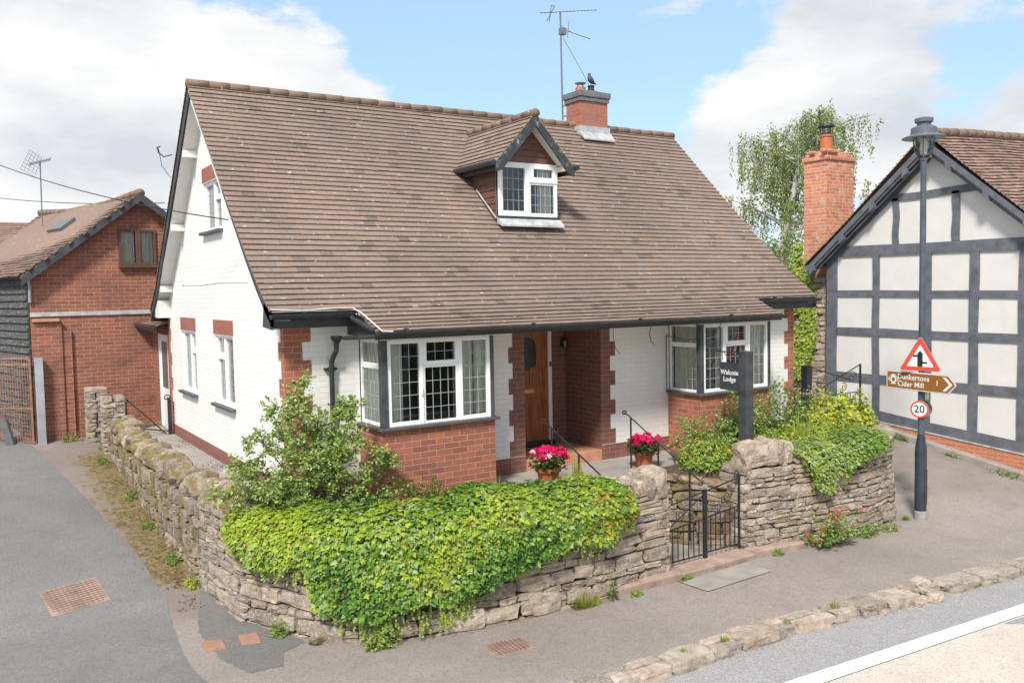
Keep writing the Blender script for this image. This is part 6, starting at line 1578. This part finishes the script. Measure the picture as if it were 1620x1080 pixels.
# stone piers, rusty gate, post, leaning board
def pier_stone(lab,x0,x1,y0,y1,z0,z1,seed):
    T=thing('stone_pier',lab,'pier',((x0+x1)/2,(y0+y1)/2,z0)); rg=random.Random(seed); M=MB(); M.box(x0+.05,x1-.05,y0+.05,y1-.05,z0-.3,z1-.05); M.build('core',MORT,T); M=MB(); z=z0-.1
    while z<z1:
        h=rg.uniform(.07,.13)
        for q in(0,1):
            xm=(x0+x1)/2+rg.uniform(-.05,.05); a,b=((x0,xm),(xm,x1))[q]; stone(M,((a+b)/2,(y0+y1)/2,z+h/2),(1,0,0),(0,1,0),(0,0,1),(b-a)/2,(y1-y0)/2,h/2,stone_col(rg),TPL,.09,rg)
        z+=h*.98
    M.build('stone_face',STONE,T)
pier_stone('taller dark stone pier against the red brick barn wall',-1.30,-.92,8.0,8.35,-.3,.78,301)
pier_stone('shorter pale stone pier at the back end of the mossy wall',-1.13,-.74,7.15,7.5,-.35,.60,302)
T=thing('rusty_gate','tall rusty iron mesh gate beside the weatherboarded wall','gate',(-2.4,8.2,-.3))
gx0,gy0=V((-2.20,8.32,0)),V((-2.72,8.75,0)); u_=(gy0-gx0); L_=u_.length; u_.normalize()
M=MB()
for t in(0,L_): M.beam(gx0+u_*t+V((0,0,-.30)),gx0+u_*t+V((0,0,1.42)),.035,.035,(0,1,0))
for z in(-.27,.45,1.28,1.40): M.beam(gx0+V((0,0,z)),gy0+V((0,0,z)),.025,.03)
M.build('frame',RUST,T)
M=MB()
for i in range(1,13): M.beam(gx0+u_*(L_*i/13)+V((0,0,-.27)),gx0+u_*(L_*i/13)+V((0,0,1.46)),.010,.012,(0,1,0))
for i in range(1,22): M.beam(gx0+V((0,0,-.27+.075*i)),gy0+V((0,0,-.27+.075*i)),.006,.006)
M.build('mesh',RUST,T)
M=MB(); M.box(-2.12,-1.98,8.22,8.36,-.45,1.40); tag(M.build('steel_post',STEELP,bevel=.004),'square grey steel post standing at the left end of the barn brick wall','post')
M=MB(); M.extr([(-2.62,8.35,-.35),(-2.50,8.32,-.35),(-2.62,8.62,.25),(-2.74,8.66,.25)],(.04,.02,0)); M.box(-2.72,-2.5,8.2,8.4,-.34,-.29); tag(M.build('leaning_board',BLKW),'dark broken board leaning at the foot of the weatherboards by the rusty gate','board')
M=MB(); 
for i in range(5): stone(M,(-.62+.13*i,7.75+rng.uniform(-.05,.05),-.02),(1,0,0),(0,1,0),(0,0,1),.09,.08,.07,(.45,.42,.4),TPL,.2)
tag(M.build('rockery_stones',STONEL),'row of dark stones lying before the barn wall behind the side gate','stones')

# ------------------------------------------------------------------ birch behind
def birch():
    rg=random.Random(404); base=V((24.2,13.2,-1)); T=thing('birch_tree','tall weeping birch with airy hanging foliage behind the orange brick chimney','tree',tuple(base)); S=MB(); M=MB()
    top=base+V((1.8,-.9,10.3)); trunk=[base,base+V((.2,0,3)),base+V((.7,-.2,6)),base+V((1.1,-.5,8.6)),top]; S.loft(trunk,[.26,.2,.13,.08,.02],10)
    side_=V((.84,-.54,0)); fw=V((.54,.84,0))
    br=[]
    for i in range(66):
        t=rg.uniform(.16,.98) if i<50 else rg.uniform(.14,.4); k=min(3,int(t*4)); p=trunk[k].lerp(trunk[k+1],t*4-k)
        a=rg.random()*6.283; rad=lerp_t([(.2,3.0),(.45,3.9),(.65,3.7),(.85,2.6),(1.0,1.0)],t)*rg.uniform(.45,1.0)
        dv=side_*math.cos(a)+fw*math.sin(a); e=p+dv*rad+V((0,0,rad*.35*rg.uniform(.2,1.3))); m_=p.lerp(e,.5)+V((0,0,rad*.18)); pts=[p*(1-q)**2+m_*2*q*(1-q)+e*q*q for q in(0,.25,.5,.75,1)]
        S.loft(pts,[.05,.04,.03,.018,.008],5); br.append(pts)
    for pts in br:
        for j in range(21):
            q=rg.uniform(.25,1.0); k=min(3,int(q*4)); p=pts[k].lerp(pts[k+1],q*4-k)+rndv(rg)*.25; ln_=rg.uniform(.5,2.1)*(1.1 if rg.random()<.6 else .5); dx=rndv(rg)*.28; n=int(ln_/.055); cc_=PAL['birch']; kk=rg.uniform(.75,1.35)
            hue=rg.uniform(.9,1.3)
            if rg.random()<.5: S.loft([p,p+dx*.5-V((0,0,ln_*.5)),p+dx-V((0,0,ln_))],[.006,.004,.003],3)
            for i in range(n):
                t=i/n; 
                for _ in range(2 if rg.random()<.7 else 1):
                    c=p+dx*t*1.0-V((0,0,ln_*t))+rndv(rg)*.10; nn=rndv(rg); u=(V((0,0,-1))+rndv(rg)*.7).normalized(); u=(u-nn*u.dot(nn)).normalized(); l=rg.uniform(.07,.12); leafface(M,c,nn,u,l,l*.75,vary(rg,(cc_[0]*kk*hue,cc_[1]*kk,cc_[2]*kk),.2),'dia')
    S.build('trunk',BIRCHB,T); M.build('crown',LEAF,T)
birch()
def hedge():
    rg=random.Random(405); M=MB()
    for i in range(16000):
        x=rg.uniform(10.5,34); y=rg.uniform(21,23) ; h=1.8+.9*mnoise.noise(V((x*.35,2,2))); z=.4+rg.random()**.7*(h+1.0); nn=(rndv(rg)+V((-.4,-.6,.6))).normalized(); u=rndv(rg); u=(u-nn*u.dot(nn)).normalized(); l=rg.uniform(.12,.22)
        leafface(M,V((x,y,z)),nn,u,l,l*.7,vary(rg,PAL[rg.choice(['dark','mid','dark','birch'])],.3),'dia')
    tag(M.build('hedge',LEAF),'dark green hedge low in the gap behind the white house','hedge',kind='stuff')
hedge()

# across the road, behind the viewer: added for the window glass to reflect
def opposite():
    OH=thing('opposite_house','white rendered house across the road, added for the window reflections','house',(6,-19,-1.3))
    M=MB(); wallgrid(M,(-6,-17,0),(1,0,0),(0,1,0),20,-1.4,3.6,[(2,3.2,0,1.3),(6,7.2,0,1.3),(10,11.2,0,1.3),(14,15.2,0,1.3)]); M.build('wall',CREAMP,OH)
    for x in(-4,0,4,8): window(OH,(x,-17.05,0),(1,0,0),(0,1,0),1.2,1.3,[(0,.6,0,1.3,True),(.6,1.2,0,1.3,True)],None)
    M=MB(); M.box(-5.9,13.9,-17.3,-17.2,-1.4,3.5); M.build('inner_wall',BLKW,OH)  # black backing close behind the panes, standing for dark rooms
    M=MB(); M.extr([(-6.2,-16.7,3.5),(-6.2,-20.5,6.2),(-6.2,-24,3.5)],(20.4,0,0)); M.build('roof',TILE2,OH)
    rg=random.Random(9); M=MB()
    for i in range(7000):
        x=rg.choice((rg.uniform(-16,-7),rg.uniform(14.5,26),rg.uniform(-2,1.5),rg.uniform(9,11))); h=2.2 if -6<x<14 else 5.5; z=-1.3+rg.random()**.8*h; p=V((x,-15.6-rg.random()*.8,z)); nn=(rndv(rg)+V((0,.8,.4))).normalized(); u=rndv(rg); u=(u-nn*u.dot(nn)).normalized(); leafface(M,p,nn,u,.22,.16,vary(rg,PAL[rg.choice(['dark','mid','mid'])],.3),'dia')
    tag(M.build('hedge',LEAF),'leafy shrubs before the house across the road, added for the window reflections','hedge',kind='stuff')
opposite()
